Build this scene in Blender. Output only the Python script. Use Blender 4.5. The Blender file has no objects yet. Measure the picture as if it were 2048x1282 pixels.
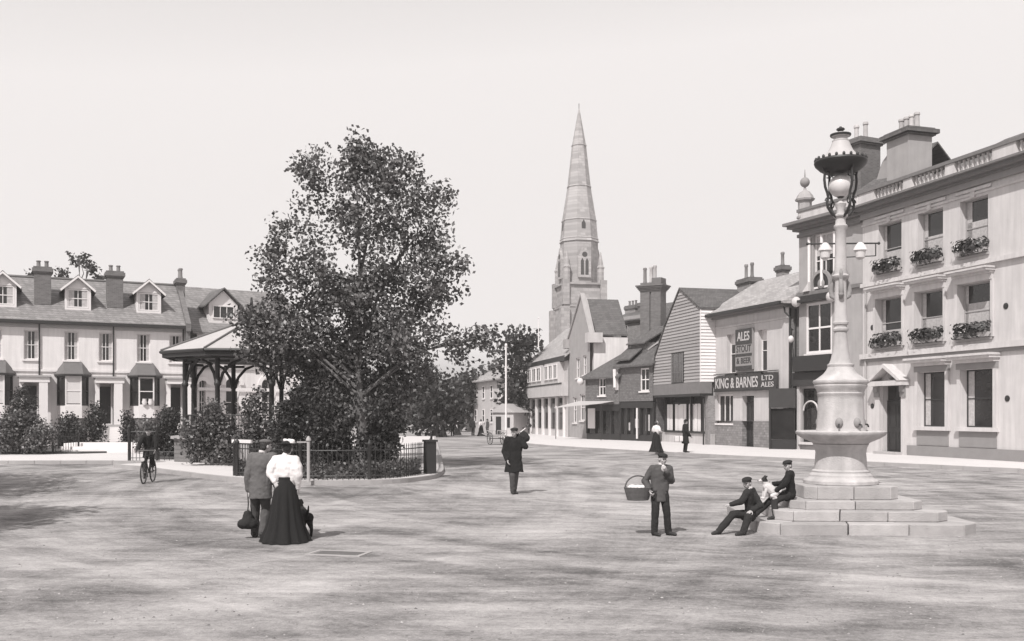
import bpy, bmesh, math, random
import numpy as np
from mathutils import Vector, Matrix

SC = bpy.context.scene
COL = SC.collection
FPX, CX, HY, CAMH = 1950.0, 1024.0, 828.0, 2.15      # photograph: focal length in pixels, centre column, horizon row, eye height

# ------------------------------------------------------------------ camera, sky, sun, exposure
cam_d = bpy.data.cameras.new("camera")
cam = bpy.data.objects.new("camera", cam_d); COL.objects.link(cam)
cam.location = (0, 0, CAMH); cam.rotation_euler = (math.radians(90), 0, 0)
cam_d.sensor_width = 36.0; cam_d.lens = 36.0 * FPX / 2048.0
cam_d.shift_y = (HY - 641.0) / 2048.0
cam_d.clip_start = 0.1; cam_d.clip_end = 6000
SC.camera = cam

SUN_EL = math.radians(49.0)
LDIR = Vector((0.40, 0.92, 0)).normalized()           # where the light travels over the ground
SUN_AZ = math.atan2(-LDIR.x, -LDIR.y)                 # compass angle of the sun from +Y towards +X
w = bpy.data.worlds.new("World"); SC.world = w; w.use_nodes = True
nt = w.node_tree; nt.nodes.clear()
out = nt.nodes.new("ShaderNodeOutputWorld"); bg = nt.nodes.new("ShaderNodeBackground")
sky = nt.nodes.new("ShaderNodeTexSky"); sky.sky_type = 'NISHITA'; sky.sun_disc = False
sky.sun_elevation = SUN_EL; sky.sun_rotation = SUN_AZ; sky.air_density = 1.0; sky.dust_density = 2.5
sep = nt.nodes.new("ShaderNodeSeparateColor"); nt.links.new(sky.outputs[0], sep.inputs[0])
mn = nt.nodes.new("ShaderNodeMath"); mn.operation = 'MINIMUM'; mn.inputs[1].default_value = 3.85
nt.links.new(sep.outputs[2], mn.inputs[0])   # plates of the day saw blue light only: the sky records as one pale tone
vm = nt.nodes.new("ShaderNodeVectorMath"); vm.operation = 'SCALE'; vm.inputs[0].default_value = (1.50, 1.435, 1.415)
nt.links.new(mn.outputs[0], vm.inputs['Scale'])
nt.links.new(vm.outputs[0], bg.inputs[0]); bg.inputs[1].default_value = 0.15
nt.links.new(bg.outputs[0], out.inputs[0])
sl = bpy.data.lights.new("sun", 'SUN'); sl.energy = 4.6; sl.angle = math.radians(0.6); sl.color = (1.0, 0.975, 0.95)
sun = bpy.data.objects.new("sun", sl); COL.objects.link(sun); sun.location = (-30, -40, 60)
sv = Vector((LDIR.x * math.cos(SUN_EL), LDIR.y * math.cos(SUN_EL), -math.sin(SUN_EL)))
sun.rotation_euler = sv.to_track_quat('-Z', 'Y').to_euler()
vs = SC.view_settings
vs.view_transform = 'Standard'; vs.look = 'None'; vs.gamma = 1.0; vs.use_curve_mapping = False; vs.exposure = 0.10
SC.cycles.use_denoising = True
SC.cycles.max_bounces = 6; SC.cycles.diffuse_bounces = 3; SC.cycles.transparent_max_bounces = 8

# ------------------------------------------------------------------ helpers
rnd = random.Random(7)
def W(px, py, Y):
    return Vector(((px - CX) * Y / FPX, Y, CAMH - (py - HY) * Y / FPX))
def GX(px, Y): return (px - CX) * Y / FPX
def G(px, py, z=0.0):
    Y = (CAMH - z) * FPX / (py - HY)
    return Vector(((px - CX) * Y / FPX, Y, z))

MATS = {}
def T(v): return (v, v * 0.958, v * 0.955, 1)
def mat(name, v, rough=0.85, var=0.18, scale=3.0, bump=0.0, bscale=30.0, tile=None, metal=0.0, rand=0.0, island=0.0, spec=0.3, streak=0.0, trans=0.0, v2=None):
    """plain grey paint/stone/cloth: base value, blotches, grain bump, optional courses of brick or tile"""
    m = bpy.data.materials.new(name); m.use_nodes = True; N = m.node_tree.nodes; L = m.node_tree.links
    b = N['Principled BSDF']; b.inputs['Roughness'].default_value = rough; b.inputs['Metallic'].default_value = metal
    b.inputs['Specular IOR Level'].default_value = spec
    tc = N.new("ShaderNodeTexCoord")
    def val(x): n = N.new("ShaderNodeValue"); n.outputs[0].default_value = x; return n.outputs[0]
    def mth(op, a, c):
        n = N.new("ShaderNodeMath"); n.operation = op
        for i, q in enumerate((a, c)):
            if isinstance(q, (int, float)): n.inputs[i].default_value = q
            else: L.new(q, n.inputs[i])
        return n.outputs[0]
    nz = N.new("ShaderNodeTexNoise"); nz.inputs['Scale'].default_value = scale; nz.inputs['Detail'].default_value = 6; nz.inputs['Roughness'].default_value = 0.6
    L.new(tc.outputs['Object'], nz.inputs['Vector'])
    f = mth('ADD', mth('MULTIPLY', mth('SUBTRACT', nz.outputs[0], 0.5), 2.6 * var), 1.0)
    if streak:
        mp = N.new("ShaderNodeMapping"); mp.inputs['Scale'].default_value = (3.0, 3.0, 0.25); L.new(tc.outputs['Object'], mp.inputs[0])
        n2 = N.new("ShaderNodeTexNoise"); n2.inputs['Scale'].default_value = 1.6; n2.inputs['Detail'].default_value = 5; L.new(mp.outputs[0], n2.inputs['Vector'])
        f = mth('MULTIPLY', f, mth('ADD', mth('MULTIPLY', mth('SUBTRACT', n2.outputs[0], 0.5), 2 * streak), 1.0))
    if rand:
        oi = N.new("ShaderNodeObjectInfo"); f = mth('MULTIPLY', f, mth('ADD', mth('MULTIPLY', mth('SUBTRACT', oi.outputs['Random'], 0.5), 2 * rand), 1.0))
    if island:
        gi = N.new("ShaderNodeNewGeometry"); f = mth('MULTIPLY', f, mth('ADD', mth('MULTIPLY', mth('SUBTRACT', gi.outputs['Random Per Island'], 0.5), 2 * island), 1.0))
    height = None
    if tile:
        bw, bh, mort, dark = tile
        sx = N.new("ShaderNodeSeparateXYZ"); L.new(tc.outputs['Object'], sx.inputs[0])
        cb = N.new("ShaderNodeCombineXYZ"); L.new(mth('ADD', sx.outputs[0], sx.outputs[1]), cb.inputs[0]); L.new(sx.outputs[2], cb.inputs[1])
        bt = N.new("ShaderNodeTexBrick"); L.new(cb.outputs[0], bt.inputs['Vector']); bt.inputs['Scale'].default_value = 1.0
        bt.inputs['Brick Width'].default_value = bw; bt.inputs['Row Height'].default_value = bh; bt.inputs['Mortar Size'].default_value = mort
        bt.inputs['Mortar Smooth'].default_value = 0.3; bt.inputs['Bias'].default_value = 0.0
        bt.inputs['Color1'].default_value = (0.8, 0.8, 0.8, 1); bt.inputs['Color2'].default_value = (1.15, 1.15, 1.15, 1); bt.inputs['Mortar'].default_value = (dark, dark, dark, 1)
        f = mth('MULTIPLY', f, bt.outputs['Color']); height = mth('SUBTRACT', 1.0, bt.outputs['Fac'])
    cm = N.new("ShaderNodeVectorMath"); cm.operation = 'SCALE'; cm.inputs[0].default_value = T(v)[:3]; L.new(f, cm.inputs['Scale'])
    L.new(cm.outputs[0], b.inputs['Base Color'])
    if bump or tile:
        bp = N.new("ShaderNodeBump"); bp.inputs['Distance'].default_value = 0.02; bp.inputs['Strength'].default_value = max(bump, 0.5 if tile else 0)
        n3 = N.new("ShaderNodeTexNoise"); n3.inputs['Scale'].default_value = bscale; n3.inputs['Detail'].default_value = 4; L.new(tc.outputs['Object'], n3.inputs['Vector'])
        h = n3.outputs[0]
        if height is not None: h = mth('ADD', mth('MULTIPLY', h, 0.4), height)
        L.new(h, bp.inputs['Height']); L.new(bp.outputs[0], b.inputs['Normal'])
    if trans:
        tr = N.new("ShaderNodeBsdfTranslucent"); L.new(cm.outputs[0], tr.inputs[0]); mx = N.new("ShaderNodeMixShader"); mx.inputs[0].default_value = trans
        L.new(b.outputs[0], mx.inputs[1]); L.new(tr.outputs[0], mx.inputs[2]); L.new(mx.outputs[0], N['Material Output'].inputs[0])
    MATS[name] = m
    return m

class MB:
    def __init__(s): s.v = []; s.f = []
    def add(s, vs, fs):
        o = len(s.v); s.v += [tuple(p) for p in vs]; s.f += [tuple(i + o for i in q) for q in fs]; return s
    def quad(s, a, b, c, d): return s.add((a, b, c, d), ((0, 1, 2, 3),))
    def tri(s, a, b, c): return s.add((a, b, c), ((0, 1, 2),))
    def box(s, x0, x1, y0, y1, z0, z1):
        return s.add([(x, y, z) for z in (z0, z1) for y in (y0, y1) for x in (x0, x1)],
                     ((0, 2, 3, 1), (4, 5, 7, 6), (0, 1, 5, 4), (2, 6, 7, 3), (0, 4, 6, 2), (1, 3, 7, 5)))
    def hexa(s, lo, hi):                              # 4 low points, 4 high points
        return s.add(list(lo) + list(hi), ((3, 2, 1, 0), (4, 5, 6, 7), (0, 1, 5, 4), (1, 2, 6, 5), (2, 3, 7, 6), (3, 0, 4, 7)))
    def slab(s, pts, t, down=Vector((0, 0, -1))):     # a sheet with thickness t
        n = len(pts); p = [Vector(q) for q in pts]; q = [a + down * t for a in p]
        return s.add(p + q, [tuple(range(n)), tuple(range(2 * n - 1, n - 1, -1))] + [(i, i + n, (i + 1) % n + n, (i + 1) % n) for i in range(n)])
    def prism(s, poly, y0, y1):                       # outline in x,z pushed along y
        n = len(poly)
        return s.add([(x, y0, z) for x, z in poly] + [(x, y1, z) for x, z in poly],
                     [tuple(range(n)), tuple(range(2 * n - 1, n - 1, -1))] + [(i, i + n, (i + 1) % n + n, (i + 1) % n) for i in range(n)])
    def zprism(s, poly, z0, z1):
        n = len(poly)
        return s.add([(x, y, z0) for x, y in poly] + [(x, y, z1) for x, y in poly],
                     [tuple(range(n - 1, -1, -1)), tuple(range(n, 2 * n))] + [(i, (i + 1) % n, (i + 1) % n + n, i + n) for i in range(n)])
    def loft(s, rings, n=24):                         # flat-ended solid through ovals (cx, cy, cz, rx, ry)
        vs = [(cx + rx * math.cos(2 * math.pi * i / n), cy + ry * math.sin(2 * math.pi * i / n), cz) for cx, cy, cz, rx, ry in rings for i in range(n)]
        fs = [(k * n + i, k * n + (i + 1) % n, (k + 1) * n + (i + 1) % n, (k + 1) * n + i) for k in range(len(rings) - 1) for i in range(n)]
        m = (len(rings) - 1) * n; return s.add(vs, fs + [tuple(range(n - 1, -1, -1)), tuple(range(m, m + n))])
    def lathe(s, prof, n=24, c=(0, 0, 0), rot=0.0, fold=None):
        vs, fs = [], []
        for k, (r, z) in enumerate(prof):
            for i in range(n):
                a = 2 * math.pi * i / n + rot; q = r * (fold(a, z) if fold else 1)
                vs.append((c[0] + q * math.cos(a), c[1] + q * math.sin(a), c[2] + z))
        for k in range(len(prof) - 1):
            for i in range(n):
                j = (i + 1) % n; fs.append((k * n + i, k * n + j, (k + 1) * n + j, (k + 1) * n + i))
        fs.append(tuple(range(n - 1, -1, -1))); m = (len(prof) - 1) * n; fs.append(tuple(range(m, m + n)))
        return s.add(vs, fs)
    def caps(s, p0, p1, r0, r1=None, n=10, k=3):      # tapered capsule, one closed skin
        r1 = r0 if r1 is None else r1; p0, p1 = Vector(p0), Vector(p1); d = p1 - p0
        if d.length < 1e-6: d = Vector((0, 0, 1e-4))
        z = d.normalized(); x = z.orthogonal().normalized(); y = z.cross(x); rings = []
        for i in range(1, k + 1):
            a = math.pi / 2 * (1 - i / k); rings.append((p0 - z * r0 * math.sin(a), r0 * math.cos(a)))
        for i in range(k):
            a = math.pi / 2 * i / k; rings.append((p1 + z * r1 * math.sin(a), r1 * math.cos(a)))
        vs = [p0 - z * r0]; fs = []
        for c, r in rings:
            for i in range(n):
                t = 2 * math.pi * i / n; vs.append(c + x * r * math.cos(t) + y * r * math.sin(t))
        vs.append(p1 + z * r1); e = len(vs) - 1
        for i in range(n):
            j = (i + 1) % n; fs.append((0, 1 + j, 1 + i)); m = 1 + (len(rings) - 1) * n; fs.append((e, m + i, m + j))
            for q in range(len(rings) - 1): fs.append((1 + q * n + i, 1 + q * n + j, 1 + (q + 1) * n + j, 1 + (q + 1) * n + i))
        return s.add(vs, fs)
    def chain(s, pts, rs, n=10):
        for i in range(len(pts) - 1): s.caps(pts[i], pts[i + 1], rs[i], rs[i + 1], n)
        return s
    def tube(s, p0, p1, r0, r1=None, n=8):
        r1 = r0 if r1 is None else r1; p0, p1 = Vector(p0), Vector(p1); z = (p1 - p0).normalized(); x = z.orthogonal().normalized(); y = z.cross(x)
        vs = [c + (x * math.cos(2 * math.pi * i / n) + y * math.sin(2 * math.pi * i / n)) * r for c, r in ((p0, r0), (p1, r1)) for i in range(n)]
        return s.add(vs, [(i, (i + 1) % n, (i + 1) % n + n, i + n) for i in range(n)] + [tuple(range(n - 1, -1, -1)), tuple(range(n, 2 * n))])
    def path(s, pts, rs, n=8):                        # bent tube, one skin
        pts = [Vector(p) for p in pts]; rs = rs if isinstance(rs, (list, tuple)) else [rs] * len(pts); vs = []; fs = []; x = None
        for i, p in enumerate(pts):
            d = (pts[min(i + 1, len(pts) - 1)] - pts[max(i - 1, 0)]).normalized()
            x = d.orthogonal().normalized() if x is None else (x - d * x.dot(d)).normalized()
            y = d.cross(x)
            vs += [p + (x * math.cos(2 * math.pi * k / n) + y * math.sin(2 * math.pi * k / n)) * rs[i] for k in range(n)]
        for i in range(len(pts) - 1): fs += [(i * n + k, i * n + (k + 1) % n, (i + 1) * n + (k + 1) % n, (i + 1) * n + k) for k in range(n)]
        m = (len(pts) - 1) * n; fs += [tuple(range(n - 1, -1, -1)), tuple(range(m, m + n))]
        return s.add(vs, fs)
    def ell(s, c, r, n=14, m=9, M=None):              # ellipsoid
        c = Vector(c); vs = []; fs = []
        def P(v): v = Vector((v[0] * r[0], v[1] * r[1], v[2] * r[2])); return c + (M @ v if M else v)
        vs.append(P((0, 0, -1)))
        for i in range(1, m):
            a = -math.pi / 2 + math.pi * i / m
            for j in range(n): t = 2 * math.pi * j / n; vs.append(P((math.cos(a) * math.cos(t), math.cos(a) * math.sin(t), math.sin(a))))
        vs.append(P((0, 0, 1))); e = len(vs) - 1
        for j in range(n):
            q = (j + 1) % n; fs.append((0, 1 + q, 1 + j)); fs.append((e, 1 + (m - 2) * n + j, 1 + (m - 2) * n + q))
            for i in range(m - 2): fs.append((1 + i * n + j, 1 + i * n + q, 1 + (i + 1) * n + q, 1 + (i + 1) * n + j))
        return s.add(vs, fs)
    def wall(s, x0, x1, z0, z1, holes=(), y=0.0, t=0.35):
        """front sheet with real openings and their reveals, plus a back sheet"""
        xs = sorted({x0, x1} | {min(max(q, x0), x1) for h in holes for q in h[:2]}); zs = sorted({z0, z1} | {min(max(q, z0), z1) for h in holes for q in h[2:4]})
        for i in range(len(xs) - 1):
            for j in range(len(zs) - 1):
                cx, cz = (xs[i] + xs[i + 1]) / 2, (zs[j] + zs[j + 1]) / 2
                if any(h[0] < cx < h[1] and h[2] < cz < h[3] for h in holes): continue
                s.quad((xs[i], y, zs[j]), (xs[i + 1], y, zs[j]), (xs[i + 1], y, zs[j + 1]), (xs[i], y, zs[j + 1]))
        for a, b, c, d in [h[:4] for h in holes]:
            Y = y + t
            s.quad((a, y, c), (a, Y, c), (a, Y, d), (a, y, d)); s.quad((b, y, c), (b, y, d), (b, Y, d), (b, Y, c))
            s.quad((a, y, d), (a, Y, d), (b, Y, d), (b, y, d)); s.quad((a, y, c), (b, y, c), (b, Y, c), (a, Y, c))
        return s
    def mesh(s, name, m, smooth=False):
        me = bpy.data.meshes.new(name); me.from_pydata(s.v, [], s.f); me.update()
        if m: me.materials.append(m)
        if smooth:
            me.polygons.foreach_set("use_smooth", [True] * len(me.polygons)); me.set_sharp_from_angle(angle=math.radians(42))
        return me
    def build(s, name, m, parent=None, smooth=False, **k):
        return put(name, s.mesh(name, m, smooth), parent, **k)

def put(name, me, parent=None, loc=None, rot=None, scale=None, **k):
    o = bpy.data.objects.new(name, me); COL.objects.link(o); o.parent = parent
    if loc is not None: o.location = loc
    if rot is not None: o.rotation_euler = rot
    if scale is not None: o.scale = scale
    for q, v in k.items():
        if v: o[q] = v
    return o
def thing(name, label, category, loc=(0, 0, 0), rz=0.0, group=None):
    o = put(name, None, None, loc, (0, 0, rz), label=label, category=category, group=group); o.empty_display_size = 0.3; return o
def copy_tree(o, parent=None):
    c = o.copy(); COL.objects.link(c); c.parent = parent
    for ch in list(o.children): copy_tree(ch, c)
    return c
def bevel(o, w=0.012, seg=2):
    b = o.modifiers.new("bevel", 'BEVEL'); b.width = w; b.segments = seg; b.limit_method = 'ANGLE'; b.angle_limit = math.radians(40); return o

class Fac:
    """a facade standing on the ground between two columns of view at known distances; s(px) is metres along it, z(px,py) the height"""
    def __init__(s, pxl, yl, pxr, yr):
        s.a = Vector((GX(pxl, yl), yl)); s.b = Vector((GX(pxr, yr), yr)); s.d = (s.b - s.a).normalized(); s.L = (s.b - s.a).length
        s.rz = math.atan2(s.d.y, s.d.x)
    def dist(s, px, off=0.0):
        k = (px - CX) / FPX; a = s.a + Vector((-s.d.y, s.d.x)) * off
        t = (a.y * k - a.x) / (s.d.x - k * s.d.y); return a.y + t * s.d.y, t
    def s(s, px, off=0.0): return s.dist(px, off)[1]
    def z(s, px, py, off=0.0): return CAMH - (py - HY) * s.dist(px, off)[0] / FPX
    def thing(s, name, label, cat, group=None): return thing(name, label, cat, (s.a.x, s.a.y, 0), s.rz, group)

# ------------------------------------------------------------------ materials
M_road = None
stucco = mat("white_stucco", 0.66, var=0.10, scale=1.0, bump=0.15, streak=0.2)
bankst = mat("pale_bank_stone", 0.53, var=0.13, scale=1.1, bump=0.2, bscale=18, streak=0.24)
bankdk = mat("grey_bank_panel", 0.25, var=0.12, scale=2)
plaster = mat("pub_plaster", 0.47, var=0.13, scale=1.2, bump=0.2, streak=0.22)
render_g = mat("grey_render", 0.33, var=0.16, scale=1.2, bump=0.2, streak=0.15)
trim = mat("white_paint", 0.70, rough=0.5, var=0.05)
trimg = mat("grey_paint", 0.35, rough=0.6, var=0.1)
cornm = mat("dark_cornice", 0.17, var=0.15, streak=0.15)  # darker grey than the wall stone, with upright streaks
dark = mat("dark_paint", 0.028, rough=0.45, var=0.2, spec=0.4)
iron = mat("black_iron", 0.03, rough=0.5, var=0.2, spec=0.4)
brickd = mat("dark_brick", 0.14, var=0.2, tile=(0.24, 0.085, 0.010, 1.3), bump=0.3)
brickm = mat("mid_brick", 0.24, var=0.18, tile=(0.24, 0.085, 0.010, 1.3), bump=0.3)
brickp = mat("pale_brick", 0.40, var=0.12, tile=(0.24, 0.085, 0.010, 1.15), bump=0.3)
slate = mat("roof_slate", 0.22, var=0.2, scale=1.0, tile=(0.34, 0.16, 0.012, 0.5), rough=0.6, streak=0.3)
slated = mat("dark_roof_slate", 0.12, var=0.2, scale=1.0, tile=(0.34, 0.16, 0.012, 0.5), rough=0.65)
slatel = mat("pale_roof_slate", 0.34, var=0.14, scale=1.0, tile=(0.34, 0.16, 0.012, 0.6), rough=0.6, streak=0.15)
tiles = mat("clay_roof_tile", 0.12, var=0.25, scale=1.2, tile=(0.20, 0.11, 0.012, 0.45), rough=0.9)
hung = mat("hung_wall_tile", 0.16, var=0.18, scale=1.4, tile=(0.20, 0.12, 0.012, 0.5), rough=0.9)
lead = mat("lead_sheet", 0.13, var=0.15, rough=0.55)
zinc = mat("pale_zinc", 0.42, var=0.08, rough=0.55, streak=0.1)
board = mat("weatherboard", 0.31, var=0.08, scale=2, rand=0.12, streak=0.08, bump=0.1)
potm = mat("clay_pot", 0.20, var=0.2, rand=0.25)
potw = mat("pale_clay_pot", 0.42, var=0.2, rand=0.15)
stone = mat("fountain_stone", 0.42, var=0.24, scale=3.5, bump=0.5, bscale=40, streak=0.36)
stone2 = mat("step_stone", 0.37, var=0.24, scale=3.5, bump=0.7, bscale=40, rand=0.14)
church = mat("church_stone", 0.33, var=0.12, scale=0.5, tile=(0.9, 0.45, 0.03, 0.85))
churchd = mat("church_dark_opening", 0.06)
shingle = mat("spire_stone", 0.36, var=0.10, scale=0.6, tile=(0.8, 0.4, 0.03, 0.85))
pavem = mat("pavement_flags", 0.56, var=0.08, scale=0.8, bump=0.15)
kerbm = mat("kerb_stone", 0.34, var=0.2, scale=1.5, bump=0.3)
soil = mat("garden_soil", 0.07, var=0.3, scale=3, bump=0.5)
awn = mat("awning_canvas", 0.42, var=0.08)
signd = mat("sign_board_dark", 0.045, rough=0.5, var=0.15)
letter = mat("sign_letter_paint", 0.45, rough=0.6, var=0.08)
blind = mat("window_blind", 0.62, var=0.06, rough=0.9)
lace = mat("lace_curtain", 0.44, var=0.4, scale=7, rough=0.9)
glass = mat("window_glass", 0.022, rough=0.09, var=0.5, scale=2, spec=0.6)
globe = mat("milk_glass", 0.58, rough=0.25, var=0.02, spec=0.5)
skin = mat("skin", 0.38, rough=0.6, var=0.05)
hairm = mat("dark_hair", 0.035, rough=0.6)
c_black = mat("black_cloth", 0.015, var=0.2, scale=14, bump=0.2, rough=0.95)
c_dark = mat("dark_suit_cloth", 0.024, var=0.2, scale=14, bump=0.2, rough=0.95)
c_grey = mat("grey_tweed", 0.115, var=0.2, scale=22, bump=0.3, bscale=80, rough=0.95)
c_mid = mat("mid_grey_cloth", 0.075, var=0.2, scale=14, bump=0.2, rough=0.95)
c_white = mat("white_linen", 0.66, var=0.05, scale=10, rough=0.9)
c_hat = mat("hat_felt", 0.02, rough=0.9)
leather = mat("dark_leather", 0.03, rough=0.5)
wick = mat("wicker", 0.10, var=0.3, scale=20, rough=0.8)
leaf = mat("leaf", 0.105, rough=0.48, var=0.25, scale=0.5, island=0.75, trans=0.18, spec=0.6)
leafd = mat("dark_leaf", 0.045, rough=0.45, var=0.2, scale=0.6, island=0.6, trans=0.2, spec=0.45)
bark = mat("bark", 0.13, var=0.3, scale=5, bump=0.6, bscale=14, streak=0.3)
flowr = mat("petal", 0.55, var=0.1, island=0.3)
grassm = mat("grass_blade", 0.13, var=0.2, island=0.5, trans=0.2)

def road_material():
    m = bpy.data.materials.new("gravel_road"); m.use_nodes = True; N = m.node_tree.nodes; L = m.node_tree.links; b = N['Principled BSDF']
    b.inputs['Roughness'].default_value = 0.95; b.inputs['Specular IOR Level'].default_value = 0.15
    tc = N.new("ShaderNodeTexCoord")
    def mp(rot, sc, loc=(0, 0, 0)):
        n = N.new("ShaderNodeMapping"); n.inputs['Rotation'].default_value = (0, 0, math.radians(rot)); n.inputs['Scale'].default_value = sc; n.inputs['Location'].default_value = loc
        L.new(tc.outputs['Object'], n.inputs[0]); return n.outputs[0]
    def nz(vec, s, det=5, r=0.55, dist=0.0):
        n = N.new("ShaderNodeTexNoise"); n.inputs['Scale'].default_value = s; n.inputs['Detail'].default_value = det; n.inputs['Roughness'].default_value = r; n.inputs['Distortion'].default_value = dist
        L.new(vec, n.inputs['Vector']); return n.outputs[0]
    def mth(op, a, c):
        n = N.new("ShaderNodeMath"); n.operation = op
        for i, q in enumerate((a, c)):
            if isinstance(q, (int, float)): n.inputs[i].default_value = q
            else: L.new(q, n.inputs[i])
        return n.outputs[0]
    def polar(cx, cy, fr_, ft):                               # coordinates round a turning centre: tracks run along circles
        sx = N.new("ShaderNodeSeparateXYZ"); L.new(mp(0, (1, 1, 1), (-cx, -cy, 0)), sx.inputs[0]); cb = N.new("ShaderNodeCombineXYZ")
        r_ = mth('SQRT', mth('ADD', mth('MULTIPLY', sx.outputs[0], sx.outputs[0]), mth('MULTIPLY', sx.outputs[1], sx.outputs[1])), 0.0)
        L.new(mth('MULTIPLY', r_, fr_), cb.inputs[0]); L.new(mth('MULTIPLY', mth('ARCTAN2', sx.outputs[1], sx.outputs[0]), ft), cb.inputs[1]); return cb.outputs[0]
    a = nz(polar(16.0, 36.0, 0.8, 3.2), 1.0, 8, 0.68, 0.9)        # long pale wheel drifts
    c = nz(polar(-34.0, 30.0, 0.6, 3.6), 1.0, 8, 0.68, 0.9)
    d = nz(mp(0, (1, 1, 1)), 0.26, 5, 0.6, 0.8)                         # broad blotches
    e = nz(mp(0, (1, 1, 1)), 11.0, 9, 0.78)                     # grit
    g = nz(mp(20, (0.6, 1.2, 1)), 1.1, 5, 0.65, 0.8)           # fine scrapes
    h2 = nz(mp(0, (1, 1, 1)), 38.0, 5, 0.8)                    # stones
    def cr(x, lo, hi):
        n = N.new("ShaderNodeMapRange"); n.inputs[1].default_value = lo; n.inputs[2].default_value = hi; n.inputs[3].default_value = -1; n.inputs[4].default_value = 1; L.new(x, n.inputs[0]); return n.outputs[0]
    s = mth('ADD', mth('MULTIPLY', cr(a, .36, .64), 0.27), mth('MULTIPLY', cr(c, .36, .64), 0.21))
    s = mth('ADD', s, mth('MULTIPLY', cr(d, .34, .66), 0.27)); s = mth('ADD', s, mth('MULTIPLY', cr(e, .34, .66), 0.26)); s = mth('ADD', s, mth('MULTIPLY', cr(g, .34, .66), 0.20))
    s = mth('ADD', s, mth('MULTIPLY', cr(nz(polar(-2.0, 62.0, 3.2, 1.6), 1.0, 6, 0.6, 0.4), .38, .62), 0.13)); s = mth('ADD', s, mth('MULTIPLY', cr(h2, .36, .64), 0.16)); s = mth('MAXIMUM', mth('ADD', s, 1.0), 0.38)
    cm = N.new("ShaderNodeVectorMath"); cm.operation = 'SCALE'; cm.inputs[0].default_value = T(ROAD_V)[:3]; L.new(s, cm.inputs['Scale']); L.new(cm.outputs[0], b.inputs['Base Color'])
    bp = N.new("ShaderNodeBump"); bp.inputs['Strength'].default_value = 0.7; bp.inputs['Distance'].default_value = 0.04
    L.new(mth('ADD', mth('ADD', e, mth('MULTIPLY', h2, 0.4)), mth('ADD', g, mth('MULTIPLY', a, 1.5))), bp.inputs['Height']); L.new(bp.outputs[0], b.inputs['Normal'])
    return m
ROAD_V = 0.285
# ------------------------------------------------------------------ shared building pieces
_WC = {}
def window(parent, s, z0, w, h, y=0.14, cols=1, rows=2, sill=True, drop=0.0, net=0.0, dropmat=None, fm=None, fr=0.06, name="window", arch=False, bars=(1, 1)):
    """sash window: frame (the part), panes, sill and blind or curtain (sub-parts). origin = bottom centre, y = depth behind the wall face"""
    fm = fm or trim; key = (round(w, 3), round(h, 3), cols, rows, fm.name, round(fr, 3), bars)
    if key not in _WC:
        m = MB()
        for x0, x1, a, b in ((-w / 2, -w / 2 + fr, 0, h), (w / 2 - fr, w / 2, 0, h), (-w / 2 + fr, w / 2 - fr, 0, fr), (-w / 2 + fr, w / 2 - fr, h - fr, h)): m.box(x0, x1, -0.03, 0.06, a, b)
        iw, ih = (w - 2 * fr), (h - 2 * fr)
        for i in range(1, cols): x = -w / 2 + fr + iw * i / cols; m.box(x - fr * .3, x + fr * .3, -0.015, 0.05, fr, h - fr)
        for j in range(1, rows): z = fr + ih * j / rows; m.box(-w / 2 + fr, w / 2 - fr, -0.02, 0.055, z - fr * .35, z + fr * .35)
        bx, bz = bars
        for i in range(cols):
            for k in range(1, bx): x = -w / 2 + fr + iw * (i + k / bx) / cols; m.box(x - .014, x + .014, 0.0, 0.03, fr, h - fr)
        for j in range(rows):
            for k in range(1, bz): z = fr + ih * (j + k / bz) / rows; m.box(-w / 2 + fr, w / 2 - fr, 0.0, 0.03, z - .014, z + .014)
        p = MB().box(-iw / cols / 2, iw / cols / 2, 0.03, 0.045, 0, ih / rows)
        _WC[key] = (m.mesh("window", fm), p.mesh("pane", glass))
    fme, pme = _WC[key]
    o = put(name, fme, parent, (s, y, z0)); iw, ih = w - 2 * fr, h - 2 * fr
    for i in range(cols):
        for j in range(rows): put("pane", pme, o, (-w / 2 + fr + iw * (i + .5) / cols, 0, fr + ih * j / rows))
    if sill: MB().box(-w / 2 - .09, w / 2 + .09, -y - .09, -.031, -.11, -.004).build("sill", fm, o)
    if net > 0: MB().box(-iw / 2 + .02, iw / 2 - .02, 0.008, 0.02, fr, fr + ih * net).build("net_curtain", dropmat or lace, o)
    if drop > 0: MB().box(-iw / 2, iw / 2, 0.008, 0.02, h - fr - ih * drop, h - fr).build("blind", dropmat or blind, o)
    elif drop < 0:                                    # side curtains
        for q in (-1, 1): MB().box(min(q * iw / 2, q * iw * (.5 + drop)), max(q * iw / 2, q * iw * (.5 + drop)), 0.008, 0.02, fr, h - fr).build("curtain", dropmat or lace, o)
    return o
def door(parent, s, z0, w, h, y=0.2, m=None, panels=True):
    m = m or dark
    o = MB().box(-w / 2, w / 2, 0, 0.06, 0, h).build("door", m, parent, loc=(s, y, z0))
    if panels:
        for x0, x1, a, b in ((-.40, -.06, .08, .42), (.06, .40, .08, .42), (-.40, -.06, .50, .92), (.06, .40, .50, .92)):
            q = MB(); X0, X1, A, B = x0 * w, x1 * w, a * h, b * h
            for r in ((X0, X1, A, A + .04), (X0, X1, B - .04, B), (X0, X0 + .04, A + .04, B - .04), (X1 - .04, X1, A + .04, B - .04)): q.box(r[0], r[1], -.02, -.001, r[2], r[3])
            q.build("door_panel", m, o)
    k = MB().ell((w * .38, -.04, h * .46), (.035, .045, .035), 8, 6).build("handle", lead, o, smooth=True)
    return o
_POT = {}
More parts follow.
